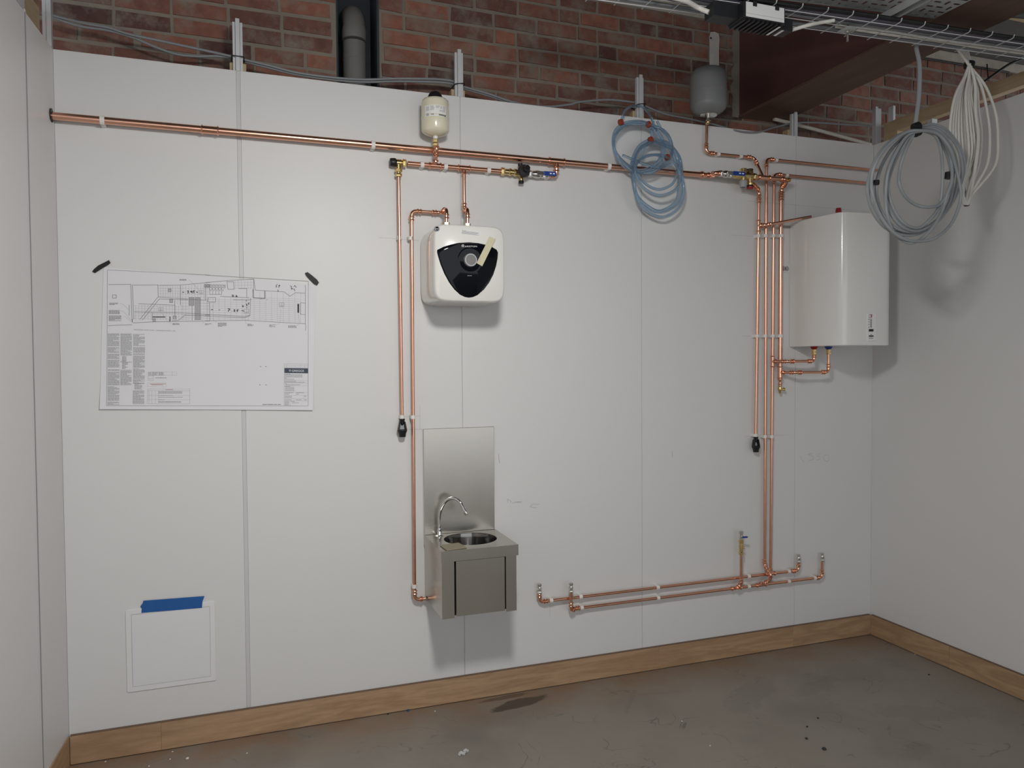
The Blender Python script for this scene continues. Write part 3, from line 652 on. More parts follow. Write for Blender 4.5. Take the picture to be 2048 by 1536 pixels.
# pressure reducing valve and isolating valve on the branch
t = thing('pressure_reducing_valve', (A(1046, 345, -.05).x, YL, ZL), 'brass pressure reducing valve with black knob on the copper branch', 'valve')
xp = A(1043, 345, YL).x; x5 = xb
g = G(); g.hexnut((x5 - .004, YL, ZL), X_, .020, .019); g.lathe((x5 + .014, YL, ZL), X_, [(0, .014), (.022, .014), (.026, .018), (.034, .018), (.036, .014), (.048, .014), (.052, .018), (.062, .018), (.064, .015), (xp - x5 - .014, .015)], 18); g.lathe((xp - .016, YL, ZL), X_, [(0, .012), (.003, .021), (.030, .021), (.034, .013)], 20); g.cyl((xp - .002, YL, ZL), (xp - .002, YL, ZL - .040), .011, 16); g.cyl((xp, YL, ZL), (xp, YL - .03, ZL), .019, 20); g.cyl((xp, YL, ZL), (xp - .008, YL, ZL + .035), .009, 14)
g.obj('body', 'brass', t, 40)
g = G(); g.lathe((xp, YL - .026, ZL + .002), -Y_, [(0, .027), (.004, .031), (.012, .031), (.020, .027), (.022, 0)], 26); g.obj('bonnet', 'black_plastic', t, 40)
G().lathe((xp + .002, YL - .046, ZL + .006), V((.12, -1, .12)), [(0, .013), (.006, .015), (.026, .0145), (.030, .012), (.030, 0)], 18).obj('knob', 'black_plastic', t, 40)
G().lathe((xp - .002, YL, ZL - .038), -Z_, [(0, .013), (.001, .0135), (.012, .0135), (.014, .011), (.014, 0)], 16).obj('lower_cap', 'black_plastic', t, 40)
G().lathe((xp - .008, YL - .006, ZL + .030), V((-.1, 0, 1)), [(0, .0115), (.014, .0115), (.015, 0)], 16).obj('upper_cap', 'black_plastic', t, 40)
def lever_valve(name, label, x0, x1, y, z, hl, hd=X_, m='nickel', handle=True):
    t = thing(name, ((x0 + x1) / 2, y, z), label, 'valve'); L = x1 - x0; g = G()
    g.hexnut((x0, y, z), X_, L * .2, .0175); g.lathe((x0 + L * .18, y, z), X_, [(0, .013), (L * .1, .015), (L * .2, .0185), (L * .32, .020), (L * .44, .0185), (L * .54, .015), (L * .62, .013)], 20); g.hexnut((x0 + L * .78, y, z), X_, L * .22, .0175)
    for q in (.26, .74): g.lathe((x0 + L * q - .003, y, z), X_, [(0, .013), (.001, .0175), (.005, .0175), (.006, .013)], 18)
    g.cyl((x0 + L * .5, y, z), (x0 + L * .5, y - .030, z), .0075, 12); g.hexnut((x0 + L * .5, y - .024, z), -Y_, .006, .010); g.obj('body', m, t, 40)
    s = x0 + L * .5; hz = z + .004
    g = G(); g.box((s - .010, y - .033, z - .009), (s + .034, y - .030, z + .009)); g.obj('lever', m, t)
    h = G().box((s + .022, y - .0375, z - .0105), (s + .022 + hl, y - .0255, z + .0105)).obj('grip', 'blue_handle', t, None, .003)
    g = G()
    for k in range(2): g.box((s + .022 + hl * (.45 + .25 * k), y - .0381, z - .003), (s + .022 + hl * (.60 + .25 * k), y - .0376, z + .003))
    g.obj('grip_mark', 'ink_white', h)
    return t
xv0, xv1 = A(1052, 346, YL).x + .012, A(1092, 349, YL).x
lever_valve('isolating_valve', 'silver isolating valve with blue lever beside the black-knobbed pressure valve', xv0, xv1, YL, ZL, A(1111, 346, -.07).x - A(1086, 346, -.07).x)
run(m, [(xv1 - .002, YL, ZL), (xt, YL, ZL), (xt, YM, ZM - .030)], R22 - .001, bend=.026)
clip((A(1092, 352, YL).x + .012, YL, ZL), 'x', R22, 'white plastic clip under the blue lever on the left copper branch', GC)

# ================================================================== RIGHT PIPEWORK
YG = -.098                                     # the safety group stands proud of the wall
YP = -.030
c9 = lambda x, y, d=YG: A(1390 + x / 9.752, 300 + y / 9.752, d)
zg = c9(700, 480).z
t = thing('safety_group_pipe', (xm1, YG, zg), 'copper pipe and fittings carrying the main out to the right valve group', 'pipe')
g = G(); g.lathe((xm1 - .012, YM, ZM), X_, [(0, R28), (.002, R28 + .002), (.020, R28 + .002), (.034, R22 + .002), (.050, R22 + .002)], 20); bead(g, (xm1, YM, ZM), X_, R28); bead(g, (xm1 + .034, YM, ZM), X_, R22); g.obj('reducer', 'copper_fitting', t, 40)
xs0 = c9(480, 480).x
run(t, [(xm1 + .036, YM, ZM), (xm1 + .066, YM, ZM), (xm1 + .046, YG, zg), (xs0 + .004, YG, zg)], R22, bend=.026)
xs1 = c9(720, 480).x
lever_valve('isolating_valve', 'silver isolating valve with blue lever in the right valve group below the grey vessel', xs0, xs1, YG, zg, c9(1090, 480, YG - .03).x - c9(855, 480, YG - .03).x)
xg = c9(1000, 490).x; xk = c9(1065, 490).x
t = thing('safety_valve_group', (xg, YG, zg), 'brass valve block with grey spout and red knob above the right risers', 'valve')
x9 = c9(1190, 495).x
g = G(); g.lathe((xs1, YG, zg), X_, [(0, .014), (.012, .014), (.014, .019), (xg - xs1 - .02, .019), (xg - xs1, .023), (xk - xs1 + .012, .023), (xk - xs1 + .018, .015), (x9 - xs1 - .016, .015)], 20); g.hexnut((x9 - .020, YG, zg), X_, .022, .019)
zt1 = c9(950, 360).z; zb1 = c9(950, 610).z; xx = c9(945, 480).x
g.lathe((xx, YG, zb1), Z_, [(0, .015), (.004, .019), (.020, .019), (.024, .015), (zt1 - zb1 - .026, .015), (zt1 - zb1 - .022, .020), (zt1 - zb1 - .003, .019), (zt1 - zb1, .014), (zt1 - zb1, 0)], 20)
zb2 = c9(1065, 690).z
g.lathe((xk, YG - .004, zb2), Z_, [(0, .015), (.010, .017), (.014, .013), (.030, .013), (.034, .018), (zg - zb2 + .02, .018), (c9(1075, 395).z - zb2, .014)], 20)
g.obj('body', 'brass', t, 40)
G().lathe((xk + .002, YG, c9(1075, 400).z - .004), Z_, [(0, .0165), (.002, .018), (.010, .018), (.012, .015), (.012, 0)], 18).obj('top_cap', 'black_plastic', t, 40)
G().lathe((xx, YG, zb1 + .002), V((-.06, 0, -1)), [(0, .0195), (.006, .021), (.026, .019), (.036, .018), (.036, .014), (.01, .014), (.01, 0)], 20).obj('spout', 'plastic_grey', t, 40)
G().lathe((xk, YG - .004, zb2), -Z_, [(0, .017), (.007, .0185), (.008, .0185), (.008, 0)], 20).obj('knob_collar', 'black_plastic', t, 40)
G().lathe((xk, YG - .004, zb2 - .008), -Z_, [(0, .018), (.010, .0175), (.013, .015), (.013, 0)], 14).obj('knob', 'red_plastic', t, 40)
# outlet along to the fourth riser
xe4 = A(1562, 400, YP).x
t = thing('group_outlet_pipe', (xe4, YP, 1.6), 'thick copper riser nearest the right heater, fed from the brass valve block', 'pipe')
xr4 = c9(1790, 570).x
zr4 = c9(1670, 640, YP).z
run(t, [(x9, YG, zg), (xr4, YG, zg), (xe4 + .004, YP, zg - .030), (xe4, YP, zg - .075), (A(1560, 700, YP).x, YP, A(1560, 747, YP).z)], R22, bend=.026)
g = G(); sleeve(g, (c9(1230, 520).x, YG, zg), (c9(1460, 530).x, YG, zg), R22); g.obj('tee', 'copper_fitting', t, 40)
g = G(); g.lathe((xr4 + .006, YG, zg), X_, [(0, .0125), (.012, .0125), (.016, .010), (.018, 0)], 16); g.obj('end_plug', 'brass', t, 40)
z4 = A(1560, 745, YP).z; xq4 = A(1560, 745, YP).x
tee(t, (xq4, YP, z4), Z_, V((.35, -1, 0)), R22, R15, .036, .030)
g = G(); g.lathe((xq4, YP, z4 - .036), -Z_, [(0, R22 + .0015), (.006, R22 + .0015), (.014, R15 + .0015), (.024, R15 + .0015)], 16); g.cyl((xq4, YP, z4 - .05), (xq4, YP, z4 - .074), R15, 14); bead(g, (xq4, YP, z4 - .066), Z_, R15); g.obj('reducer', 'copper_fitting', t, 40)
ck = thing('drain_cock', (xq4, YP, z4 - .12), 'small brass drain cock at the foot of the thick copper riser', 'drain cock')
g = G(); g.lathe((xq4, YP, z4 - .074), -Z_, [(0, .010), (.002, .012), (.008, .010), (.014, .012), (.026, .012), (.034, .008), (.040, .007), (.046, .0055)], 16); g.cyl((xq4, YP, z4 - .094), (xq4 + .022, YP - .012, z4 - .098), .006, 12); g.obj('body', 'brass', ck, 40)
G().box((xq4 + .018, YP - .02, z4 - .104), (xq4 + .021, YP - .004, z4 - .086)).obj('key', 'brass', ck)
# vessel feed
t = thing('vessel_pipe', (3.03, YP, 2.8), 'thin copper pipe from the grey vessel down to the right valve group', 'pipe')
xvv = A(1412, 270, YP).x; zv = c9(460, 80, YP).z
zve = A(1414, 243, YP).z
run(t, [(A(1413.5, 245, YP).x, YP, zve), (xvv, YP, zv), (c9(1150, 130, YP).x, YP, zv), (c9(1330, 485, YG + .01).x, YG + .012, zg + .008)], R15, bend=.026)
for k, (u, v) in enumerate(((1436, 309), (1481, 312))): clip((A(u, v, YP).x, YP, zv), 'x', R15, ['white plastic clip on the vessel pipe next to its elbow', 'white plastic clip on the vessel pipe above the blue lever'][k], GC)
# risers
def riser(label, pts, bend=.026):
    t = thing('copper_riser', pts[-1], label, 'pipe', 'copper risers beside the right heater'); run(t, pts, R15, bend=bend); return t
xa1, xa2 = A(1518, 400, YP).x, A(1511, 870, YP).x
zq = c9(1140, 670).z; ze1 = Zc(1512, 874)
r1 = riser('leftmost of the four copper risers, ending in a black tundish', [(xk + .012, YG, zq), (xk + .034, YG + .01, zq - .002), (xa1, YP, zq - .014), (xa1 - .001, YP, zq - .060), (xa2, YP, ze1)], .022)
tundish(xa2, ze1 + .002, 'black plastic tundish under the leftmost right-hand riser')
xb1, xb2 = A(1531, 400, YP).x, A(1529, 1100, YP).x; zH1 = Zc(1640, 329); zH2 = Zc(1650, 358)
ZP1, ZP2 = .450, .393
r2 = riser('second copper riser from the left, curving over to the lower floor pipe', [(W + .011, YP, zH1), (xb1 + .005, YP, zH1), (xb2, YP, .505), (xb2 + .014, YP - .034, .460), (xb2 + .012, YP - .034, .425), (xb2 - .018, YP, ZP2 + .004)], .024)
xc1, xc2 = A(1547, 400, YP).x, A(1541, 1120, YP).x
r3 = riser('third copper riser from the left, teed into the upper floor pipe', [(W + .011, YP, zH2), (xc1 + .003, YP, zH2), (xc2, YP, ZP1 + .030)])
z3 = A(1545, 723, YP).z; x3 = A(1545, 723, YP).x
tee(r3, (x3, YP, z3), Z_, V((.5, -1, 0)), R15, R15, .034, .026)
for k, (u, v) in enumerate(((1552, 321), (1573, 350))): clip((A(u, v, YP).x, YP, (zH1, zH2)[k]), 'x', R15, ['white plastic clip on the upper of the two pipes entering the right wall', 'white plastic clip on the lower of the two pipes entering the right wall'][k], GC)
nm = ['leftmost', 'second', 'third', 'fourth']
for row, v, us, rows in (('top', 472, (1515, 1531, 1546.5, 1562), 'the top row'), ('mid', 672, (1511.5, 1529, 1544.5, 1560.5), 'the middle row'), ('low', 873, (1512, 1528, 1543), 'the bottom row')):
    for k, u in enumerate(us):
        if row == 'low' and k == 0: p = (xa2, YP, ze1 + .010)
        else:
            z = Zc(u, v); f = (2.5 - z) / 2.0
            xx_ = [xa1 + (xa2 - xa1) * (2.55 - z) / 1.3, xb1 + (xb2 - xb1) * (2.78 - z) / 2.28, xc1 + .003 + (xc2 - xc1 - .003) * (zH2 - z) / (zH2 - .48), xe4 + (A(1560, 700, YP).x - xe4) * (2.5 - z) / .9][k]
            p = (xx_, YP, z)
        clip(p, 'z', R22 if k == 3 else R15, 'white plastic clip in %s on the %s right-hand copper riser' % (rows, nm[k]), GC)
# top branch from riser 1 to the heater
tee(r1, (xa1 - .003, YP, Zc(1517, 452)), Z_, V((.35, -1, 0)), R15, R15, .034, .026)
run(r1, [(xa1 + .004, YP - .020, Zc(1517, 452)), (xa1 + .018, -.064, Zc(1517, 452)), (3.70, -.120, 2.462)], R15, bend=.02)
# ---- right heater
HT, HB = 2.440, 1.738
plan = [(3.655, -.002), (3.651, -.08), (3.651, -.16), (3.655, -.24), (3.664, -.31), (3.672, -.345), (3.679, -.362), (3.690, -.374), (3.706, -.382), (3.74, -.388), (3.82, -.395), (3.90, -.395), (3.96, -.391), (3.987, -.386), (3.997, -.377), (4.000, -.362), (4.000, -.002)]
t = thing('water_heater', (3.83, -.2, HB), 'tall white wall heater with a curved left side in the right corner', 'water heater')
def pl(z, k=1.0): cxp, cyp = 3.83, -.18; return [V((cxp + (x - cxp) * k, min(-.002, cyp + (y - cyp) * k), z)) for x, y in plan]
G().rings([pl(HB, .985), pl(HB + .003, 1.0), pl(HT - .003, 1.0), pl(HT, .985)]).obj('casing', 'enamel_white', t, 35)
fy = -.3955
cl = lambda x, y, d=fy: A(1715 + x / 19.2, 610 + y / 19.2, d)
cp = G().prism([cl(345, 1395, fy + .003), cl(690, 1380, fy + .003), cl(690, 285, fy + .003), cl(345, 300, fy + .003)], (0, -.008, 0)).obj('control_panel', 'label_white', t, None, .0015)
fz = fy - .0058
text_obj('brand_lettering', 'Zip', cl(440, 420, fz), cl(590, 420, fz), 'ink', cp, .0085)
g = G(); g.quad(cl(425, 480, fz), cl(560, 480, fz), cl(560, 462, fz), cl(425, 462, fz)); g.quad(cl(520, 470, fz - .0003), cl(560, 470, fz - .0003), cl(545, 350, fz - .0003), cl(515, 350, fz - .0003)); g.obj('brand_underline', 'ink_red', cp)
g = G()
for k in range(9): g.quad(cl(485, 560 + k * 38, fz), cl(555, 560 + k * 38, fz), cl(555, 535 + k * 38, fz), cl(485, 535 + k * 38, fz))
for k, v in enumerate((575, 665, 760, 870)): g.quad(cl(425, v, fz), cl(455, v, fz), cl(455, v - 35, fz), cl(425, v - 35, fz))
g.quad(cl(490, 1150, fz), cl(555, 1150, fz), cl(555, 1128, fz), cl(490, 1128, fz)); g.quad(cl(440, 1288, fz), cl(605, 1288, fz), cl(605, 1262, fz), cl(440, 1262, fz)); tag(g.obj('scale_print', 'ink_grey', cp), kind='stuff')
G().prism([cl(438, 1018, fz), cl(605, 1018, fz), cl(605, 925, fz), cl(438, 925, fz)], (0, -.002, 0)).obj('button', 'black_plastic', cp)
G().prism([cl(438, 1215, fz), cl(605, 1215, fz), cl(605, 1170, fz), cl(438, 1170, fz)], (0, -.002, 0)).obj('button', 'black_plastic', cp)
xrc = A(1677, 420, -.25).x
G().lathe((xrc, -.25, HT - .002), Z_, [(0, .012), (.016, .012), (.018, .016), (.020, .016)], 16).obj('valve_stub', 'brass', t, 40)
G().lathe((xrc, -.25, HT + .018), Z_, [(0, .017), (.022, .0145), (.030, .013), (.032, 0)], 8).obj('relief_cap', 'red_plastic', t)
bp = A(1573, 537, -.012)
G().box((bp.x - .030, -.004, bp.z - .022), (3.66, -.0005, bp.z + .022)).obj('fixing_plate', 'panel', t)
for dx in (-.016, .008): G().lathe((bp.x + dx, -.004, bp.z), -Y_, [(0, .0145), (.003, .0145), (.003, .007), (.008, .006), (.008, 0)], 18).obj('fixing_screw', 'plastic_grey', t, 40)
bq = A(1578, 453, -.004); G().box((bq.x - .05, -.006, bq.z - .010), (3.66, -.0005, bq.z + .004)).obj('bracket_rail', 'plastic_grey', t)
YC = -.105
for nm_, u, v, colr, root, x0_, z0_, r0, lab in (('hot', 1628, 722, 'red_plastic', r3, x3, z3, R15, 0), ('cold', 1657, 742, 'blue_handle', None, xq4, z4, R15, 1)):
    xs_ = A(u, 705, YC).x
    G().lathe((xs_, YC, HB + .001), -Z_, [(0, .022), (.006, .020), (.016, .013), (.016, 0)], 20).obj('inlet_boss', colr, t, 40)
    rt = thing('heater_tail_pipe', (xs_, YC, z0_), ['copper tail with red boss, left of the two under the right heater', 'copper tail with blue boss, right of the two under the right heater'][lab], 'pipe', 'tails under the right heater')
    g = G(); g.hexnut((xs_, YC, HB - .014), -Z_, .016, .0135); g.hexnut((xs_, YC, HB - .032), -Z_, .013, .0145); g.cyl((xs_, YC, HB - .01), (xs_, YC, HB - .046), .010, 14); g.obj('union', 'brass', rt)
    run(rt, [(xs_, YC, HB - .044), (xs_, YC, z0_), (x0_ + .048, YC, z0_), (x0_ + .010, YP - .022, z0_)], R15, bend=.024)
# ---- floor-level pipes
YR = YP - .028
def cmp_fit(x, y, z, label):
    t = thing('compression_fitting', (x, y, z), label, 'fitting', 'silver compression fittings on the floor-level pipes'); g = G()
    g.hexnut((x, y, z - .002), Z_, .012, .0135); g.lathe((x, y, z + .008), Z_, [(0, .009), (.006, .0085), (.010, .0085)], 16); g.hexnut((x, y, z + .016), Z_, .011, .0135); g.lathe((x, y, z + .026), Z_, [(0, .010), (.006, .0085), (.010, .0085), (.012, .0115), (.020, .0115), (.022, .008), (.022, 0)], 16); g.obj('body', 'nickel', t, 40); return t
p1x0, p1x1 = A(1079, 1190, YP).x, A(1597, 1135, YP).x
tL = Zc(1079, 1186); tR = A(1597, 1125, YP).z
t = thing('floor_pipe', (2.9, YP, ZP1), 'upper of the two long copper pipes low on the back wall', 'pipe', 'long copper pipes low on the back wall')
run(t, [(p1x0, YP, tL), (p1x0, YP, ZP1), (p1x1, YP, ZP1), (p1x1, YP, tR)], R15, bend=.026)
tee(t, (xc2, YP, ZP1), X_, Z_, R15)
cmp_fit(p1x0, YP, tL, 'silver fitting at the left end of the upper floor pipe'); cmp_fit(p1x1, YP, tR, 'silver fitting at the right end of the upper floor pipe')
p2x0, p2x1 = A(1142, 1190, YR).x, A(1644, 1140, YP).x
tL2 = A(1143, 1184, YR).z; tR2 = A(1644, 1122, YP).z
t = thing('floor_pipe', (3.05, YP, ZP2), 'lower of the two long copper pipes low on the back wall', 'pipe', 'long copper pipes low on the back wall')
run(t, [(p2x0, YR, tL2), (p2x0, YR, ZP2 + .002), (p2x0 + .030, YP, ZP2), (p2x1, YP, ZP2), (p2x1, YP, tR2)], R15, bend=.022)
tee(t, (xb2 - .022, YP, ZP2), X_, Z_, R15, R15, .034, .016)
cmp_fit(p2x0, YR, tL2, 'silver fitting at the left end of the lower floor pipe'); cmp_fit(p2x1, YP, tR2, 'silver fitting at the right end of the lower floor pipe')
xw = A(1482, 1140, YR).x
tee(t, (xw - .010, YP, ZP2), X_, V((0, -.9, .5)), R15, R15, .034, .022)
run(t, [(xw - .010, YP - .012, ZP2 + .007), (xw, YR, ZP2 + .030), (xw, YR, A(1482, 1109, YR).z)], R15, bend=.016)
zA = A(1482, 1109, YR).z; zBv = A(1483, 1078, YR).z
t = thing('check_valve', (xw, YR, zA), 'upright brass check valve with blue tap on the floor-level riser', 'valve')
Lq = zBv - zA
G().lathe((xw, YR, zA), Z_, [(0, .010), (.002, .0145), (.012, .0145), (.015, .0115), (Lq * .5, .0125), (Lq * .75, .0115), (Lq * .78, .0145), (Lq * .9, .0145), (Lq * .94, .0105), (Lq, .0105)], 16).obj('body', 'brass', t, 40)
G().cyl((xw, YR, zA + Lq * .45), (xw + .018, YR - .006, zA + Lq * .45), .006, 12).obj('test_port', 'brass', t, 40)
g = G(); g.lathe((xw, YR, zBv), Z_, [(0, .0125), (.008, .0125), (.012, .009), (.026, .009), (.028, .0125), (.044, .0125), (.046, .009), (.046, 0)], 14); g.obj('tap_body', 'nickel', t, 40)
G().prism([(xw - .010, YR - .020, zBv + .012), (xw + .018, YR - .022, zBv + .010), (xw + .030, YR - .018, zBv + .015), (xw + .018, YR - .020, zBv + .020), (xw - .010, YR - .020, zBv + .020)], (0, -.008, 0)).obj('tap_handle', 'blue_handle', t, None, .002)
G().cyl((xw, YR, zBv + .016), (xw, YR - .022, zBv + .016), .005, 10).obj('tap_stem', 'nickel', t, 40)
for z, us, nmz in ((ZP1, ((1102, 1202), (1161, 1194), (1315, 1176), (1497, 1156), (1577, 1145)), 'upper'), (ZP2, ((1163, 1214), (1316, 1196), (1497, 1173), (1577, 1163), (1629, 1157)), 'lower')):
    for k, (u, v) in enumerate(us): clip((A(u, v, YP).x, YP, z), 'x', R15, 'white plastic clip, %s from the left on the %s floor pipe' % (['first', 'second', 'third', 'fourth', 'fifth'][k], nmz), GC)
# ---- grey vessel and its strap
YW = -.075
xg0 = A(1416.5, 190, YW).x; rg = (A(1448, 190, YW).x - A(1385.5, 190, YW).x) / 2 * .985
zb0, zt0 = A(1416, 226, YW - .03).z, A(1416, 135.5, YW).z; hz = zt0 - zb0
t = thing('expansion_vessel', (xg0, YW, zb0), 'large grey expansion vessel hanging against the brick wall near the dark beam', 'expansion vessel')
prof = [(0, .030), (.004, rg * .55), (.018, rg * .82), (.034, rg * .96), (.055, rg), (hz * .48, rg), (hz * .485, rg + .0015), (hz * .505, rg + .0015), (hz * .51, rg), (hz - .055, rg), (hz - .032, rg * .95), (hz - .014, rg * .78), (hz - .003, rg * .5), (hz, rg * .2), (hz, 0)]
G().lathe((xg0, YW, zb0), Z_, prof, 44).obj('tank', 'vessel_grey', t, 40)
G().lathe((xg0, YW, zb0 - .004), Z_, [(0, .012), (0, .046), (.003, .048), (.008, .044), (.010, .03)], 32).obj('flange', 'nickel', t, 40)
G().lathe((xg0, YW, zb0 - .030), Z_, [(0, .0105), (.002, .013), (.010, .013), (.012, .0095), (.028, .0095)], 16).obj('stub', 'nickel', t, 40)
G().lathe((xg0, YW, zt0 - .006), Z_, [(0, .022), (.010, .020), (.012, 0)], 18).obj('cap', 'black_plastic', t, 40)
xz = A(1413.5, 245, YP).x
g = G(); g.tube(cat([(xg0, YW, zb0 - .026), (xg0 - .002, YW + .004, zb0 - .04), (xz, YP, zve - .004)], seg=6), .0098, 14); g.obj('tail', 'brass', t, 40)
s0_, s1_ = A(1418.5, 100, YB - .006).x, A(1438, 100, YB - .006).x; zs0, zs1 = A(1428, 150, YB).z, A(1428, 65, YB).z
pp = [(s0_, YB - .006, zs0), (s1_ - .004, YB - .006, zs0), (s1_ - .003, YB - .006, zs1 - .09), (s1_, YB - .006, zs1 - .03), (s1_ - .008, YB - .006, zs1 - .008), ((s0_ + s1_) / 2, YB - .006, zs1), (s0_ + .007, YB - .006, zs1 - .007), (s0_, YB - .006, zs1 - .03)]
t = thing('fixing_strap', ((s0_ + s1_) / 2, YB - .006, zs0), 'pale weathered metal strap on the bricks above the grey vessel', 'strap')
G().prism(pp, (0, -.006, 0)).obj('strap', 'plaster_strap', t, None, .001)
g = G(); q = A(1422, 76, YB - .013); g.lathe(q, Y_, [(0, .006), (.002, .006)], 12); g.obj('bolt_hole', 'dark_gap', t)

# ================================================================== BASIN
SX0, SX1, SD, ST, SA, SB = 1.511, 1.868, .343, .834, .785, .532
t = thing('hand_basin', ((SX0 + SX1) / 2, -.17, SB), 'knee-operated stainless steel hand basin with tall splashback on the back wall', 'hand basin')
SZ = 1.344
sp_ = G(); sp_.box((SX0, -.012, ST), (SX1 - .002, -.0015, SZ)); sp_ = sp_.obj('splashback', 'stainless', t, None, .0015)
G().box((SX0 - .001, -.024, ST), (SX0 + .0015, -.0015, SZ - .002)).obj('splashback_fold', 'stainless', sp_)
# deck with a round opening
bc = V((1.697, -.160, ST)); br0 = .124; n = 64; g = G(); outer = []; inner = []
for k in range(n):
    th = 2 * math.pi * k / n; c, s = math.cos(th), math.sin(th)
    inner.append(bc + V((c * br0, s * br0, 0)))
    tx = ((SX1 if c > 0 else SX0) - bc.x) / c if abs(c) > 1e-6 else 1e9; ty = ((-.012 if s > 0 else -SD) - bc.y) / s if abs(s) > 1e-6 else 1e9
    outer.append(bc + V((c, s, 0)) * min(tx, ty))
for cx_, cy_ in ((SX0, -.012), (SX1, -.012), (SX1, -SD), (SX0, -SD)):           # square the corners
    k = min(range(n), key=lambda i: (outer[i] - V((cx_, cy_, ST))).length); outer[k] = V((cx_, cy_, ST))
lip = [p + (p - bc).normalized() * .004 + V((0, 0, .0006)) for p in inner]
dn = V((0, 0, -.0012))
g.rings([outer, lip, [p + V((0, 0, .0004)) for p in inner], [p + dn * 3 for p in inner], [p + dn for p in outer]], closed=True)
g.obj('deck', 'stainless', t, 30)
g = G(); prof = [(-.002, br0 - .0005), (-.004, br0 - .001), (-.020, br0 - .004), (-.085, br0 - .012), (-.110, br0 - .024), (-.122, br0 - .048), (-.126, .03), (-.128, .022)]
rs = [[V((bc.x + r * math.cos(2 * math.pi * k / n), bc.y + r * math.sin(2 * math.pi * k / n), ST + z)) for k in range(n)] for z, r in prof]
g.rings(rs, False, True); g.obj('bowl', 'stainless_dark_reflection', t, 60)
G().lathe((bc.x, bc.y, ST - .1275), Z_, [(0, .022), (.002, .020), (.002, .010), (.0005, .009), (.0005, 0)], 24).obj('waste', 'chrome', t, 40)
box('apron', (SX0, -SD - .0015, SA), (SX1, -SD, ST - .0005), 'stainless', t)
box('apron', (SX0 - .0015, -SD - .0015, SA), (SX0, -.0015, ST - .0005), 'stainless', t)
box('apron', (SX1, -SD - .0015, SA), (SX1 + .0015, -.0015, ST - .0005), 'stainless', t)
FY = -SD + .004
fxs = [A(884.2, 1180, FY).x, A(908.5, 1180, FY).x, A(912, 1180, FY).x, A(1009.3, 1180, FY).x, A(1012, 1180, FY).x, A(1034.5, 1180, FY).x]
box('side_panel', (SX0 + .0015, FY, SB), (SX0 + .003, -.0015, SA + .004), 'stainless', t)
box('side_panel', (SX1 - .009, FY, SB), (SX1 - .0075, -.0015, SA + .004), 'stainless', t)
box('front_strip', (SX0 + .0015, FY - .0012, SB), (fxs[1], FY, SA + .004), 'stainless', t)
box('front_strip', (fxs[4], FY - .0012, SB), (SX1 - .0075, FY, SA + .004), 'stainless', t)
box('gap_shade_sheet', (SX0 + .004, FY + .022, SB + .004), (SX1 - .0095, FY + .024, SA), 'dark_gap', t)  # near-black sheet standing in for the shade behind the knee panel gaps
box('knee_panel', (fxs[2], FY - .0035, SB + .006), (fxs[3], FY + .010, SA - .0015), 'stainless', t, .001)
# swan neck tap
tb = V((1.575, -.050, ST))
dirp = (V((bc.x, bc.y, ST)) - tb); dirp.z = 0; dirp.normalize()
tapr = G().lathe(tb, Z_, [(0, .021), (.002, .021), (.005, .012), (.006, .0115), (.030, .0115), (.032, .0095), (.036, .0088)], 24).obj('tap', 'chrome', t, 40)
pts = [tb + V((0, 0, .034)), tb + V((0, 0, .085)), tb + dirp * .010 + V((0, 0, .130)), tb + dirp * .040 + V((0, 0, .172)), tb + dirp * .078 + V((0, 0, .185)), tb + dirp * .112 + V((0, 0, .170)), tb + dirp * .133 + V((0, 0, .137)), tb + dirp * .140 + V((0, 0, .124))]
G().tube(cat(pts, seg=6), .0078, 16).obj('spout', 'chrome', tapr, 40)
e0 = pts[-1]; ed = (pts[-1] - pts[-2]).normalized()
G().lathe(e0 - ed * .006, ed, [(0, .0085), (.002, .0105), (.018, .0105), (.020, .009), (.020, 0)], 18).obj('aerator', 'nickel', tapr, 40)
cdp = [AZ(840 + x / 8.532, 960 + y / 8.532, ST + .0012) for x, y in ((340, 1122), (660, 1076), (800, 1160), (458, 1208))]
cd_ = G().prism(cdp, (0, 0, .0025)).obj('leaflet', 'card'); tag(cd_, 'small brown card lying on the front left of the basin deck', 'card')

# ================================================================== DRAWING TAPED TO THE WALL
pc = {'tl': (207, 534), 'tr': (632, 571), 'br': (625, 820), 'bl': (200, 818)}
t = thing('plan_drawing', A(412, 818, -.002), 'large printed building services plan taped to the back wall', 'drawing')
def curl(s, tt): return -.0016 - .010 * max(0, tt - .75) ** 2 * 16 * (.35 + .65 * abs(2 * s - 1)) - .0006 * math.sin(s * 9 + tt * 4) - .0006
def PS(s, tt, dy=0.0):
    u = (pc['tl'][0] * (1 - s) + pc['tr'][0] * s) * (1 - tt) + (pc['bl'][0] * (1 - s) + pc['br'][0] * s) * tt
    v = (pc['tl'][1] * (1 - s) + pc['tr'][1] * s) * (1 - tt) + (pc['bl'][1] * (1 - s) + pc['br'][1] * s) * tt
    p = A(u, v, 0); p.y = curl(s, tt) + dy; return p
NS, NT = 24, 24
g = G()
for dy in (0.0, .0004):
    g.add([PS(i / NS, j_ / NT, dy) for j_ in range(NT + 1) for i in range(NS + 1)], [(j_ * (NS + 1) + i, j_ * (NS + 1) + i + 1, (j_ + 1) * (NS + 1) + i + 1, (j_ + 1) * (NS + 1) + i) for j_ in range(NT) for i in range(NS)])
sheet = g.obj('sheet', 'paper', t, 60)
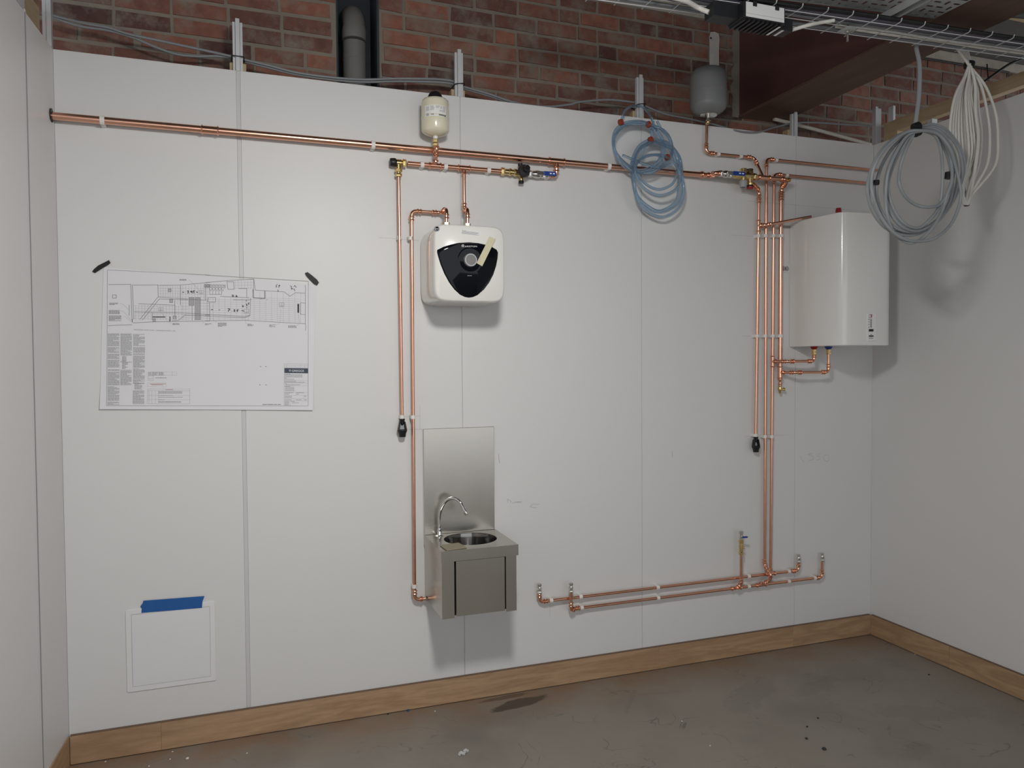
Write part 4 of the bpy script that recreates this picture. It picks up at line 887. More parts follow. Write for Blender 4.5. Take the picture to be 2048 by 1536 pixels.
def inv(u, v):
    s = (u - 203) / 424; tt = (v - 552) / 268
    for _ in range(8):
        uu = (pc['tl'][0] * (1 - s) + pc['tr'][0] * s) * (1 - tt) + (pc['bl'][0] * (1 - s) + pc['br'][0] * s) * tt
        vv = (pc['tl'][1] * (1 - s) + pc['tr'][1] * s) * (1 - tt) + (pc['bl'][1] * (1 - s) + pc['br'][1] * s) * tt
        s += (u - uu) / 424; tt += (v - vv) / 265
    return s, tt
def PP(u, v, dy=-.0007): return PS(*inv(u, v), dy)
def pline(g, a, b, w=.0012, dy=-.0007, seg=None):
    L = math.hypot(b[0] - a[0], b[1] - a[1]); n = seg or max(1, int(L / 18))
    q = [PP(a[0] + (b[0] - a[0]) * k / n, a[1] + (b[1] - a[1]) * k / n, dy) for k in range(n + 1)]
    for p0, p1 in zip(q, q[1:]):
        d = (p1 - p0); d.y = 0; d.normalize(); nn = V((-d.z, 0, d.x)) * w / 2; g.quad(p0 - nn, p1 - nn, p1 + nn, p0 + nn)
def ppoly(g, pts, w=.0012, dy=-.0007, close=False):
    pts = list(pts) + ([pts[0]] if close else [])
    for a, b in zip(pts, pts[1:]): pline(g, a, b, w, dy)
def pfill(g, pts, dy=-.0007): g.add([PP(*p, dy) for p in pts], [tuple(range(len(pts)))])
k3 = lambda x, y: (200 + x / 9.31, 540 + y / 9.31)
k4 = lambda x, y: (410 + x / 8.904, 540 + y / 8.904)
k6 = lambda x, y: (200 + x / 9.035, 650 + y / 9.035)
k5 = lambda x, y: (560 + x / 13.36, 710 + y / 13.36)
g = G()
ppoly(g, [k3(140, 0), k3(2048, 95)], .0012); ppoly(g, [k4(0, 90), k4(1840, 200)], .0012); ppoly(g, [k4(1840, 200), k5(748, 1358)], .0012); ppoly(g, [k3(140, 0), k6(125, 1455)], .0012); ppoly(g, [k6(125, 1455), k5(748, 1358)], .0012)
for q in ([(160, 272), (575, 268)], [(575, 265), (600, 970)], [(605, 275), (630, 920)], [(620, 283), (1080, 280)], [(1080, 275), (1085, 500)], [(1100, 288), (1500, 280), (2048, 232)], [(1500, 285), (1500, 660)], [(1085, 500), (740, 925)], [(1105, 540), (790, 935)], [(1085, 505), (1640, 540), (1980, 565)], [(1105, 540), (1640, 555)], [(720, 628), (1390, 655)], [(640, 780), (975, 790), (975, 930)], [(1395, 560), (1395, 860)], [(610, 985), (1000, 965), (2048, 950)], [(150, 1040), (270, 1030), (600, 1020)], [(1340, 945), (1460, 940), (1575, 845), (2048, 855)], [(1715, 660), (1715, 940)], [(235, 465), (305, 465), (305, 525), (235, 525), (235, 465)], [(1960, 330), (1960, 570)], [(545, 650), (545, 850)], [(975, 790), (1550, 800), (2048, 830)]):
    ppoly(g, [k3(*p) for p in q], .0017)
for q in ([(0, 225), (530, 180), (870, 162)], [(870, 162), (860, 500)], [(870, 165), (895, 360), (1410, 390)], [(1610, 405), (1785, 415)], [(1785, 415), (1785, 960)], [(0, 905), (700, 898), (870, 905), (1785, 958)], [(0, 795), (720, 828), (800, 805), (810, 500)], [(0, 822), (700, 852), (805, 815)], [(80, 580), (85, 905)], [(390, 190), (410, 345), (520, 345), (510, 210), (400, 210)], [(600, 330), (745, 330), (745, 500)], [(80, 435), (300, 435)], [(60, 490), (190, 490), (185, 575), (50, 570), (60, 490)], [(270, 470), (790, 495)], [(500, 530), (830, 530)], [(1410, 390), (1510, 470), (1610, 405)], [(1700, 585), (1785, 590)], [(1700, 585), (1700, 790), (1785, 795)], [(1780, 270), (1790, 330), (1785, 415)], [(1785, 960), (1795, 1010), (1785, 1080)]):
    ppoly(g, [k4(*p) for p in q], .0017)
for x in range(5): ppoly(g, [k4(75 + x * 54, 315), k4(85 + x * 54, 430)], .0012); ppoly(g, [k4(75 + x * 54, 315), k4(102 + x * 54, 380), k4(129 + x * 54, 315)], .0010)
for q in ([(855, 345), (860, 495), (1065, 510), (1065, 370)],): ppoly(g, [k4(*p) for p in q], .0034)
tag(g.obj('plan_lines', 'ink_grey', t), kind='stuff')
g = G()                                              # ceiling grid
for k in range(9): ppoly(g, [k3(1130 + k * 45, 290), k3(1132 + k * 45, 640 if k > 6 else 500)], .0007)
for k in range(4): ppoly(g, [k3(1095, 340 + k * 50), k3(1495, 345 + k * 50)], .0007)
for k in range(9): ppoly(g, [k3(1540 + k * 56, 285 - k * 4), k3(1545 + k * 56, 940)], .0007)
for k in range(16): ppoly(g, [k3(665 + k * 57, 655), k3(668 + k * 57, 930)], .0007)
for k in range(6): ppoly(g, [k3(640, 670 + k * 46), k3(1640, 690 + k * 46)], .0007)
for k in range(11): ppoly(g, [k3(1510, 340 + k * 55), k3(2040, 345 + k * 55)], .0007)
for k in range(17): ppoly(g, [k4(40 + k * 104, 490 if k < 8 else 400), k4(42 + k * 104, 895 + max(0, k - 8) * 7)], .0007)
for k in range(10): ppoly(g, [k4(5, 520 + k * 38), k4(800, 545 + k * 38)], .0007)
for k in range(12): ppoly(g, [k4(815, 490 + k * 36 if k < 3 else 490 + k * 34), k4(1690, 520 + k * 36)], .0007)
for k in range(6): ppoly(g, [k4(535 + k * 56, 185), k4(540 + k * 56, 340)], .0007)
for k in range(3): ppoly(g, [k4(535, 225 + k * 50), k4(850, 222 + k * 50)], .0007)
for q in ([(1650, 185), (1700, 215), (1790, 320), (1850, 375)], [(1140, 790), (1190, 850), (1245, 940), (1320, 995)], [(370, 620), (430, 635), (545, 750)], [(380, 760), (440, 775), (590, 935)], [(430, 860), (470, 870), (590, 965)], [(1880, 850), (1900, 950), (1935, 1000)]): ppoly(g, [k3(*p) for p in q], .0009)
for q in ([(735, 760), (715, 880), (725, 950), (760, 965)], [(1350, 700), (1335, 950), (1250, 975)], [(1660, 780), (1685, 950), (1630, 995)], [(140, 620), (150, 890), (210, 940)]): ppoly(g, [k4(*p) for p in q], .0009)
tag(g.obj('grid_lines', 'ink_light', t), kind='stuff')
g = G()                                              # solid and hatched blocks
for x0, y0, x1, y1 in ((980, 868, 1220, 884), (1293, 865, 1312, 955), (598, 915, 608, 975)): pfill(g, [k3(x0, y0), k3(x1, y0), k3(x1, y1), k3(x0, y1)])
pfill(g, [k4(1646, 605), k4(1675, 605), k4(1675, 762), k4(1646, 762)])
tag(g.obj('solid_blocks', 'ink', t), kind='stuff')
g = G()
for x0, y0, x1, y1 in ((1768, 515, 1868, 928), (1660, 510, 1750, 660), (1268, 350, 1325, 410), (1295, 540, 1355, 610), (1362, 855, 1422, 915), (1945, 268, 2048, 325), (985, 905, 1035, 965)):
    nx = max(2, int((x1 - x0) / 22)); ny = max(2, int((y1 - y0) / 22))
    for a in range(nx):
        for b3 in range(ny):
            xa_, xb_ = x0 + (x1 - x0) * a / nx, x0 + (x1 - x0) * (a + 1) / nx; ya_, yb_ = y0 + (y1 - y0) * b3 / ny, y0 + (y1 - y0) * (b3 + 1) / ny
            ppoly(g, [k3(xa_, ya_), k3(xb_, yb_)], .0011); ppoly(g, [k3(xb_, ya_), k3(xa_, yb_)], .0011)
    ppoly(g, [k3(x0, y0), k3(x1, y0), k3(x1, y1), k3(x0, y1)], .0012, close=True)
for a in range(7):
    ppoly(g, [k4(a * 52, 262), k4(a * 52 + 52, 308)], .0012); ppoly(g, [k4(a * 52 + 52, 266), k4(a * 52, 308)], .0012)
    ppoly(g, [k4(a * 52, 262), k4(a * 52 + 26, 285)], .0012)
ppoly(g, [k4(0, 258), k4(360, 270), k4(360, 318), k4(0, 308)], .0012)
for cx_, cy_, f in ((1135, 735, k3), (1890, 415, k3), (735, 735, k4), (1365, 620, k4)):
    ppoly(g, [f(cx_ - 42, cy_ - 35), f(cx_ + 42, cy_ - 35), f(cx_ + 42, cy_ + 38), f(cx_ - 42, cy_ + 38)], .0009, close=True); ppoly(g, [f(cx_ - 35, cy_ + 12), f(cx_, cy_ + 26), f(cx_ + 35, cy_ + 12)], .0013); ppoly(g, [f(cx_, cy_ - 25), f(cx_, cy_ + 25)], .0010)
tag(g.obj('hatched_blocks', 'ink_grey', t), kind='stuff')
g = G(); rr = random.Random(11)                      # columns of notes too small to read
def notes(x0, x1, y0, y1, f=k6, dyl=15.4, h=6.4, gaps=()):
    y = y0
    while y < y1:
        if not any(a < y < b3 for a, b3 in gaps):
            xe_ = x0 + (x1 - x0) * (1 if rr.random() < .75 else rr.uniform(.45, .95)); p = x0
            while p < xe_:
                q = min(xe_, p + rr.uniform(22, 62)); pfill(g, [f(p, y), f(q, y + .4), f(q, y + h + .4), f(p, y + h)]); p = q + 6
        y += dyl
notes(143, 352, 156, 1436, gaps=((385, 400), (505, 522), (605, 622), (770, 793), (822, 838), (1095, 1108), (1365, 1378)))
notes(372, 578, 158, 556); notes(400, 480, 566, 648); notes(372, 580, 652, 675); notes(400, 505, 680, 800); notes(368, 572, 815, 1080)
notes(602, 812, 168, 380); notes(602, 815, 402, 495); notes(600, 808, 520, 545); notes(600, 812, 562, 770); notes(600, 808, 790, 965); notes(598, 808, 980, 1058); notes(625, 765, 1062, 1155); notes(595, 802, 1185, 1425)
notes(945, 1045, 853, 900); notes(1060, 1150, 853, 900); notes(1000, 1260, 950, 965, dyl=20, h=9); notes(1060, 1490, 1198, 1235, dyl=16); notes(1060, 1320, 1270, 1280); notes(1060, 1495, 1300, 1310); notes(1060, 1315, 1345, 1355); notes(1060, 1470, 1378, 1400)
notes(175, 340, 612, 655, k3, 15, 8); notes(165, 370, 750, 815, k3, 15, 8); notes(165, 400, 850, 950, k3, 15, 8); notes(1480, 1610, 172, 200, k3, 15, 9); notes(1350, 1480, 995, 1020, k3, 15, 9)
notes(0, 120, 955, 985, k4, 15, 8); notes(230, 385, 940, 1005, k4, 15, 8); notes(755, 865, 960, 995, k4, 15, 8); notes(1145, 1250, 975, 1010, k4, 15, 8); notes(1480, 1630, 990, 1030, k4, 15, 8)
for x0, x1, y0, y1 in ((120, 430, 500, 512), (120, 600, 522, 600), (120, 240, 612, 630), (120, 380, 642, 655), (120, 430, 695, 710), (120, 660, 722, 740), (140, 180, 765, 775), (145, 600, 788, 800), (125, 270, 830, 840), (140, 380, 858, 965), (125, 350, 1005, 1015), (125, 245, 1040, 1050), (430, 640, 1005, 1015), (440, 560, 1042, 1052), (125, 320, 1098, 1135), (650, 705, 1096, 1106), (130, 310, 1190, 1200), (430, 570, 1190, 1200), (645, 705, 1190, 1200), (120, 240, 1235, 1340), (290, 400, 1232, 1250), (320, 705, 1272, 1290)): notes(x0, x1, y0, y1, k5, 30, 10)
notes(620, 805, 1428, 1440, lambda x, y: (400 + x / 4.955, 520 + y / 4.955), 12, 6)
tag(g.obj('note_columns', 'ink_grey', t), kind='stuff')
g = G()
ppoly(g, [k5(110, 235), k5(745, 240), k5(745, 1358), k5(105, 1350), k5(110, 235)], .0009)
for y in (275, 318, 680, 752, 820, 990, 1075, 1165, 1220): ppoly(g, [k5(110, y), k5(745, y + 6)], .0008)
for q in ([(180, 235), (180, 340)], [(545, 240), (545, 340)], [(665, 240), (665, 340)], [(425, 990), (425, 1075)], [(640, 1080), (640, 1165)], [(270, 1222), (268, 1352)]): ppoly(g, [k5(*p) for p in q], .0008)
ppoly(g, [k6(865, 1155), k6(1625, 1155), k6(1625, 1420), k6(860, 1420), k6(865, 1155)], .0009)
for y in (1185, 1270, 1345): ppoly(g, [k6(862, y), k6(1625, y + 2)], .0008)
for x in (890, 940, 1005, 1058): ppoly(g, [k6(x, 1185), k6(x, 1420)], .0008)
ppoly(g, [k6(870, 850), k6(1390, 850), k6(1390, 908), k6(870, 908), k6(870, 850)], .0008); ppoly(g, [k6(1310, 850), k6(1310, 908)], .0008); ppoly(g, [k6(870, 915), k6(965, 915), k6(965, 1000), k6(870, 1000), k6(870, 915)], .0010); ppoly(g, [k6(860, 1040), k6(1200, 1045), k6(1200, 1115), k6(860, 1110), k6(860, 1040)], .0006)
ppoly(g, [k6(880, 968), k6(918, 975), k6(955, 968)], .0014)
for a in range(3):
    ppoly(g, [k6(875 + a * 20, 850), k6(895 + a * 20, 902)], .0012); ppoly(g, [k6(895 + a * 20, 850), k6(875 + a * 20, 902)], .0012)
tag(g.obj('table_lines', 'ink_light', t), kind='stuff')
g = G()
for x0, x1, y in ((900, 1190, 1062), (930, 1140, 1076), (1185, 1320, 1165)): pfill(g, [k6(x0, y), k6(x1, y), k6(x1, y + 6), k6(x0, y + 6)])
tag(g.obj('red_print', 'ink_red', t), kind='stuff')
bn = G(); 
for k in range(6): pfill(bn, [k5(118 + 105 * k, 346 + 1.6 * k), k5(118 + 105 * (k + 1), 346 + 1.6 * (k + 1)), k5(118 + 105 * (k + 1), 480 + 1.6 * (k + 1)), k5(118 + 105 * k, 480 + 1.6 * k)], -.0009)
bn = bn.obj('title_banner', 'banner', t)
def flat(p, dy): q = PP(*p, dy); return q
text_obj('title_lettering', 'GREGGS', flat(k5(318, 447), -.0013), flat(k5(638, 451), -.0013), 'ink_white', bn, .0092)
g = G()
for a in range(2):
    for b3 in range(2): pfill(g, [k5(240 + a * 30, 390 + b3 * 28), k5(264 + a * 30, 390 + b3 * 28), k5(264 + a * 30, 412 + b3 * 28), k5(240 + a * 30, 412 + b3 * 28)], -.0013)
tag(g.obj('title_emblem', 'ink_light', bn), kind='stuff')
text_obj('plan_title', 'PROPOSED HVAC PLAN - GROUND FLOOR (1:50)', PP(*k6(615, 100)), PP(*k6(1365, 122)), 'ink_grey', t, .0052)
g = G()                                              # felt-pen figures
def fp(f, strokes, w=.0026):
    for s_ in strokes: ppoly(g, [f(*p) for p in s_], w, -.0012)
fp(k3, [[(1535, 415), (1565, 415)], [(1625, 390), (1650, 388), (1638, 408), (1652, 418), (1630, 436)], [(1672, 432), (1676, 436)], [(1712, 392), (1690, 395), (1690, 412), (1712, 410), (1714, 392), (1716, 436)], [(1765, 385), (1740, 388), (1738, 405), (1752, 410), (1748, 436)], [(1792, 412), (1825, 416)]], .0030)
fp(k4, [[(485, 445), (510, 450), (508, 475), (485, 470), (485, 445)], [(530, 478), (534, 482)], [(560, 445), (550, 470), (570, 482), (575, 465), (556, 466)]], .0024)
fp(k4, [[(405, 692), (445, 694), (410, 742)], [(475, 738), (479, 742)], [(510, 705), (535, 712), (512, 738), (540, 740)], [(600, 708), (570, 712), (568, 722), (585, 730), (570, 744)], [(650, 724), (700, 732)]], .0030)
fp(k4, [[(660, 632), (685, 638), (665, 658), (690, 655)], [(712, 642), (716, 646)], [(725, 602), (745, 608), (740, 625), (755, 630), (735, 640)], [(790, 585), (768, 595), (780, 605), (775, 618)], [(735, 538), (735, 562)], [(745, 660), (742, 682)], [(105, 706), (145, 704)], [(250, 710), (265, 712)]], .0026)
fp(k4, [[(1290, 250), (1262, 290), (1280, 300), (1262, 308)], [(1330, 268), (1310, 280), (1328, 290), (1332, 270), (1310, 318)], [(1300, 350), (1295, 378), (1315, 382)], [(1515, 282), (1545, 298), (1532, 325)], [(1580, 300), (1600, 275), (1608, 292), (1628, 312)], [(1530, 335), (1560, 325), (1540, 352)], [(1570, 345), (1592, 340), (1600, 378)], [(1100, 525), (1108, 530)], [(995, 515), (1005, 520)]], .0020)
for x, y in ((600, 1056), (653, 1056), (594, 1237), (655, 1237)): fp(lambda a, b3: (400 + a / 4.955, 520 + b3 / 4.955), [[(x - 5, y - 2), (x + 5, y + 2)]], .0022)
tag(g.obj('pen_figures', 'ink', t), kind='stuff')
# black tape tabs
for pts, lab in (([(184, 543), (188, 538), (196, 531), (214, 522), (218, 520), (221, 526), (216, 530), (204, 537), (190, 546)], 'short strip of black tape above the left corner of the plan'), ([(610, 546), (615, 544), (622, 549), (634, 559), (638, 565), (634, 571), (628, 568), (618, 558), (612, 551)], 'short strip of black tape on the right corner of the plan')):
    tag(G().prism([A(u, v, -.0065) for u, v in pts], (0, .0030, 0)).obj('black_tape', 'tape_black', None, None, .0008), lab, 'tape', 'black tape on the plan')

# ================================================================== ACCESS HATCH
kh = lambda x, y, d=0: A(x / 3.98, 1150 + y / 3.98, d)
x0, x1 = kh(1005, 600).x, kh(1717, 540).x; z0, z1 = kh(1005, 930).z, kh(1005, 268).z
z0 = (kh(1005, 930).z + kh(1715, 845).z) / 2; z1 = (kh(1005, 268).z + kh(1715, 212).z) / 2
t = thing('access_hatch', ((x0 + x1) / 2, 0, z0), 'square white access hatch low on the left of the back wall', 'hatch')
def rrect(x0, x1, z0, z1, r, y, n=5):
    out = []
    for cx_, cz_, a in ((x1 - r, z1 - r, 0), (x0 + r, z1 - r, 90), (x0 + r, z0 + r, 180), (x1 - r, z0 + r, 270)):
        for k in range(n + 1): th = math.radians(a + 90 * k / n); out.append(V((cx_ + r * math.cos(th), y, cz_ + r * math.sin(th))))
    return out
ix0, ix1, iz0, iz1 = x0 + .022, x1 - .022, z0 + .022, z1 - .022
G().rings([rrect(x0, x1, z0, z1, .008, -.0005), rrect(x0, x1, z0, z1, .008, -.0035), rrect(x0 + .002, x1 - .002, z0 + .002, z1 - .002, .007, -.005), rrect(ix0 - .001, ix1 + .001, iz0 - .001, iz1 + .001, .002, -.005), rrect(ix0, ix1, iz0, iz1, .002, -.0015)], True, True).obj('frame', 'hatch', t)
box('door', (ix0 + .0015, -.0048, iz0 + .0015), (ix1 - .0015, -.0020, iz1 - .0015), 'sheet', t, .0008)
bt = [(1140, 205), (1628, 168), (1612, 210), (1608, 262), (1125, 302), (1128, 265), (1117, 250), (1138, 222)]
tag(G().prism([kh(u, v, -.0060) for u, v in bt], (0, .0008, 0)).obj('blue_tape', 'tape_blue'), 'strip of blue tape across the top of the access hatch', 'tape')

# ================================================================== CABLES ALONG THE TOP OF THE BACK WALL
o1 = lambda x, y: (100 + x / 5.12, y / 5.12)
o2 = lambda x, y: (480 + x / 5.12, y / 5.12)
o3 = lambda x, y: (740 + x / 5.12, y / 5.12)
o4 = lambda x, y: (1100 + x / 5.12, y / 5.12)
o7 = lambda x, y: (1360 + x / 5.12, 200 + y / 5.12)
YK = .050
def cable(name, px, r, m, label, y=YK, ys=None, catg='cable', group=None):
    pts = [A(u, v, (ys[i] if ys else y)) for i, (u, v) in enumerate(px)]
    return tag(G().tube(cat(pts, seg=6), r, 10).obj(name, m, None, 50), label, catg, group)
GW = 'cables along the top of the back wall'
tail = [o3(940, 882), o3(1200, 957), o3(1500, 1055), o3(1800, 1092), o3(2048, 1070)]
cable('grey_cable', [(86, 22), o1(20, 155), o1(350, 238), o1(600, 283), o1(800, 348), o1(1100, 412), o1(1500, 498), o1(1880, 583), o2(30, 608), o2(300, 672), o2(600, 748), o2(1000, 800), o2(1300, 815), o2(1600, 806), o3(700, 812), o3(870, 838)] + tail + [o4(300, 1045), o4(600, 1022), o4(880, 1050)], .0058, 'cable_grey', 'grey cable sagging along the top of the back wall, upper of the pair', group=GW)
cable('grey_cable', [(84, 25), o1(20, 172), o1(300, 266), o1(600, 312), o1(850, 385), o1(1100, 490), o1(1300, 556), o1(1500, 577), o1(1700, 575), o1(1880, 592), o2(30, 625), o2(300, 695), o2(600, 768), o2(1000, 822), o2(1300, 840), o2(1600, 832), o3(700, 842), o3(870, 866), o3(940, 900), o3(1200, 976), o3(1500, 1070), o3(1800, 1104)], .0058, 'cable_grey', 'grey cable sagging along the top of the back wall, lower of the pair', y=YK + .012, group=GW)
cable('grey_cable', [(1290, 212), (1330, 228), (1380, 238), (1432, 250), (1470, 261), (1497, 264.5), (1520, 263.5), (1545, 256), (1581, 247.5), (1622, 245), (1690, 249), (1742, 252)], .0050, 'cable_grey', 'thin grey cable drooping past the foot of the dark beam', ys=[.05, .05, .05, .04, .0, -.012, -.012, .02, .05, .06, .06, .06], group=GW)
tag(G().tube(cat([A(1548, 238, .13), A(1600, 251, .125), A(1660, 267, .12), A(1752, 292, .11)], seg=6), .0105, 14).obj('waste_pipe', 'pvc_white', None, 50), 'pale plastic waste pipe running down behind the back wall near the right corner', 'pipe')
for k, (x, u, v) in enumerate(((JX[0], 477, 113), (JX[1], 915, 167), (JX[2], 1280, 208))):
    z = A(u, v, 0).z; g = G(); w2 = .023
    pts = [(x - w2, -.0015, z - .004), (x, -.0025, z + .001), (x + w2, -.0015, z + .004), (x + w2 + .002, .03, z + .002), (x + w2, .066, z), (x - w2, .066, z - .004), (x - w2 - .002, .03, z - .006)]
    if k == 0: pts = [(a, b, z + .0005) for a, b, c in pts]
    g.tube(cat(pts, True, 4), .0022, 8, True)
    tag(g.obj('cable_tie', 'cable_black', None, 50), ['black tie round the jointing post nearest the left wall', 'black tie round the jointing post beside the cream vessel', 'black tie round the jointing post above the clear hose'][k], 'cable tie', 'black ties on the posts')
# soil pipe in the recess
xs_ = (A(480 + 1045 / 5.12, 90, .21).x + A(480 + 1300 / 5.12, 90, .21).x) / 2; rs_ = .055; ys_ = .245
xs_ = A(480 + 1172 / 5.12, 90, .235).x
t = thing('soil_pipe', (xs_, ys_, 2.6), 'dark grey soil pipe with a bend in the brick recess', 'pipe')
q = lambda y: A(480 + 1172 / 5.12, y / 5.12, ys_ - .05).z
G().lathe((xs_, ys_, 2.55), Z_, [(0, rs_), (q(400) - 2.55, rs_)], 36).obj('pipe', 'soil_pipe', t, 40)
G().lathe((xs_, ys_, q(375)), Z_, [(0, rs_), (.001, rs_ + .0035), (.010, rs_ + .004), (q(245) - q(375) - .012, rs_ + .004), (q(245) - q(375), rs_ + .001)], 36).obj('socket', 'soil_pipe', t, 40)
G().lathe((xs_, ys_, q(575) - .002), Z_, [(0, rs_ + .0005), (.001, rs_ + .0016), (.004, rs_ + .0016), (.005, rs_ + .0005)], 36).obj('joint_ring', 'soil_pipe', t, 40)
zt = q(245)
arc = [V((xs_, ys_ + .155 * (1 - math.cos(a)), zt + .10 * math.sin(a) * 1.0)) for a in [math.radians(90) * k / 8 for k in range(9)]]
G().tube([V((xs_, ys_, zt - .01))] + arc, rs_ - .001, 32).obj('bend', 'soil_pipe', t, 50)

# ================================================================== CLEAR HOSE ON THE THIRD POST
kH = lambda x, y, d: A(1200 + x / 6.145, 190 + y / 6.145, d)
t = thing('hose_coil', kH(680, 800, -.09), 'coiled clear bluish hose with red ties hanging from the third post', 'hose')
def loop(pts, d, closed=True, r=.0071, n=10, parent=t, m='hose', f=kH, jit=None, name='hose'):
    P_ = [f(x, y, d + (jit[i % len(jit)] if jit else 0)) for i, (x, y) in enumerate(pts)]
    return G().tube(cat(P_, closed, 7), r, n, closed).obj(name, m, parent, 60)
rj = random.Random(17)
def wob(pts, a): return [(x + rj.uniform(-a, a), y + rj.uniform(-a, a)) for x, y in pts]
LA = [(465, 322), (600, 358), (730, 470), (790, 630), (775, 790), (660, 900), (520, 950), (380, 900), (230, 760), (160, 600), (185, 440), (300, 345)]
loop(LA, -.082); loop([(500 + (x - 500) * .93 - 12, 620 + (y - 620) * .92 + 5) for x, y in wob(LA, 10)], -.094)
loop([(470, 335), (620, 365), (800, 450), (880, 600), (870, 760), (760, 880), (600, 935), (430, 950), (270, 850), (185, 690), (178, 520), (300, 375)], -.108)
LB = [(690, 545), (860, 605), (960, 760), (1000, 960), (1015, 1150), (950, 1340), (760, 1440), (580, 1390), (450, 1230), (395, 1010), (390, 820), (460, 650), (570, 565)]
loop(LB, -.076); loop([(x + 18, y + 22 + 25 * (y > 1100)) for x, y in wob(LB, 12)], -.090); loop([(690 + (x - 700) * .90, 1000 + (y - 1000) * .94) for x, y in wob(LB, 14)], -.104)
LC = [(690, 585), (850, 640), (940, 750), (950, 930), (890, 1090), (730, 1160), (570, 1100), (450, 960), (420, 820), (470, 690), (560, 610)]
loop(LC, -.112)
loop([(700, 735), (830, 770), (930, 860), (985, 1000), (930, 1160), (740, 1232), (560, 1160), (450, 1010), (440, 870), (540, 765)], -.126)
LI = [(690, 738), (780, 790), (760, 880), (640, 960), (520, 965), (440, 900), (470, 820), (570, 750)]
loop(LI, -.118, r=.0066)
loop([(250, 350), (300, 210), (370, 145), (445, 135), (500, 140), (545, 165), (610, 240), (650, 330), (690, 440)], -.045, False, r=.0066, jit=[-.03, -.01, .010, .040, .046, .040, .010, -.02, -.04])
loop([(655, 320), (640, 430), (625, 540), (560, 640), (500, 780)], -.10, False, r=.0066)
loop([(700, 320), (760, 430), (850, 530), (885, 680), (840, 790)], -.10, False, r=.0066)
loop([(280, 740), (420, 800), (560, 850), (720, 890), (880, 850)], -.125, False, r=.0066)
for x, y, d in ((258, 348, -.09), (598, 372, -.10), (625, 562, -.10), (828, 778, -.11)):
    c = kH(x, y, d); g = G(); g.lathe(c - V((.012, 0, 0)), V((1, 0, .4)), [(0, .010), (.003, .0165), (.020, .0165), (.024, .010)], 8); g.obj('tie', 'red_tie', t)

# ================================================================== CABLE BASKET AND WHAT HANGS FROM IT
ZT = 3.0
t = thing('cable_basket', (3.2, -1.1, ZT), 'steel wire cable basket hung across the upper right of the view', 'cable tray')
def ytr(x): return -.062 * (x - 2.84)                 # the run is a touch out of square
x = 1.70
while x < 4.22:
    dy = ytr(x); g = G(); g.tube(cat([(x, -1.005 + dy, ZT), (x, -1.10 + dy, ZT), (x, -1.168 + dy, ZT), (x, -1.178 + dy, ZT + .005), (x, -1.181 + dy, ZT + .013)], seg=3), .0022, 6); g.obj('cross_wire', 'wire_steel', t, 60); x += .1145
for yo, zo in ((-1.035, -.0042), (-1.095, -.0042), (-1.150, -.0042)):
    G().cyl((1.65, yo + ytr(1.65), ZT + zo), (4.235, yo + ytr(4.235), ZT + zo), .0022, 6).obj('long_wire', 'wire_steel', t, 60)
GB = 'cables lying in the wire basket'
specs = [(-1.020, .012, .009, 'cable_grey', 'grey'), (-1.043, .010, .0075, 'cable_white', 'white'), (-1.064, .010, .0075, 'cable_white', 'white'), (-1.086, .011, .008, 'cable_grey', 'grey'), (-1.109, .012, .009, 'cable_purple', 'dark purple'), (-1.132, .012, .009, 'cable_purple', 'dark purple'), (-1.154, .011, .008, 'cable_black', 'black')]
ordn = {}
rr = random.Random(9)
for yo, zo, r, mm, nmc in specs:
    pts = []; xx = 1.7 if 'white' not in nmc else 3.0
    while xx < 4.24: pts.append((xx, yo + ytr(xx) + rr.uniform(-.0015, .0015), ZT + zo + .0025 + rr.uniform(0, .006))); xx += .25
    ordn[nmc] = ordn.get(nmc, 0) + 1
    tag(G().tube(cat(pts, seg=3), r, 8).obj('tray_cable', mm, None, 60), '%s cable lying along the wire basket, %s of its colour from the brick side' % (nmc, ['first', 'second', 'third', 'fourth'][ordn[nmc] - 1]), 'cable', GB)
# perforated tray above, with its strut
PZt = 3.060; px0, px1, pyf = 2.25, 3.405, -1.104
t = thing('perforated_tray', (2.9, -1.3, PZt), 'galvanised perforated cable tray above the wire basket', 'cable tray'); g = G()
def ptr(x): return -.104 * (x - 2.873)
nx, ny = 26, 7; cw = (px1 - px0) / nx; chh = .036
for a in range(nx):
    for b3 in range(ny):
        x0, x1 = px0 + a * cw, px0 + (a + 1) * cw; y1, y0 = pyf - b3 * chh, pyf - (b3 + 1) * chh
        hw_, hh_ = (cw * .34, chh * .15) if (a + b3) % 3 else (cw * .13, chh * .38)
        cx_, cy_ = (x0 + x1) / 2, (y0 + y1) / 2; o_ = [(x0, y0), (x1, y0), (x1, y1), (x0, y1)]; i_ = [(cx_ - hw_, cy_ - hh_), (cx_ + hw_, cy_ - hh_), (cx_ + hw_, cy_ + hh_), (cx_ - hw_, cy_ + hh_)]
        g.add([(p[0], p[1] + ptr(p[0]), PZt) for p in o_ + i_] + [(p[0], p[1] + ptr(p[0]), PZt + .0015) for p in o_ + i_], [(0, 1, 5, 4), (1, 2, 6, 5), (2, 3, 7, 6), (3, 0, 4, 7), (8, 12, 13, 9), (9, 13, 14, 10), (10, 14, 15, 11), (11, 15, 12, 8)])
g.obj('tray_plate', 'galvanised', t)
y0 = pyf - ny * chh
G().prism([(px0, pyf + ptr(px0), PZt), (px1, pyf + ptr(px1), PZt), (px1, pyf + ptr(px1) - .0015, PZt), (px0, pyf + ptr(px0) - .0015, PZt)], (0, 0, .012)).obj('tray_lip', 'galvanised', t)
q0 = AZ(1640 + 560 / 5.02, 235 / 5.02, 3.045); 
t = thing('support_strut', (q0.x, q0.y, 3.03), 'galvanised steel strut under the perforated tray', 'strut')
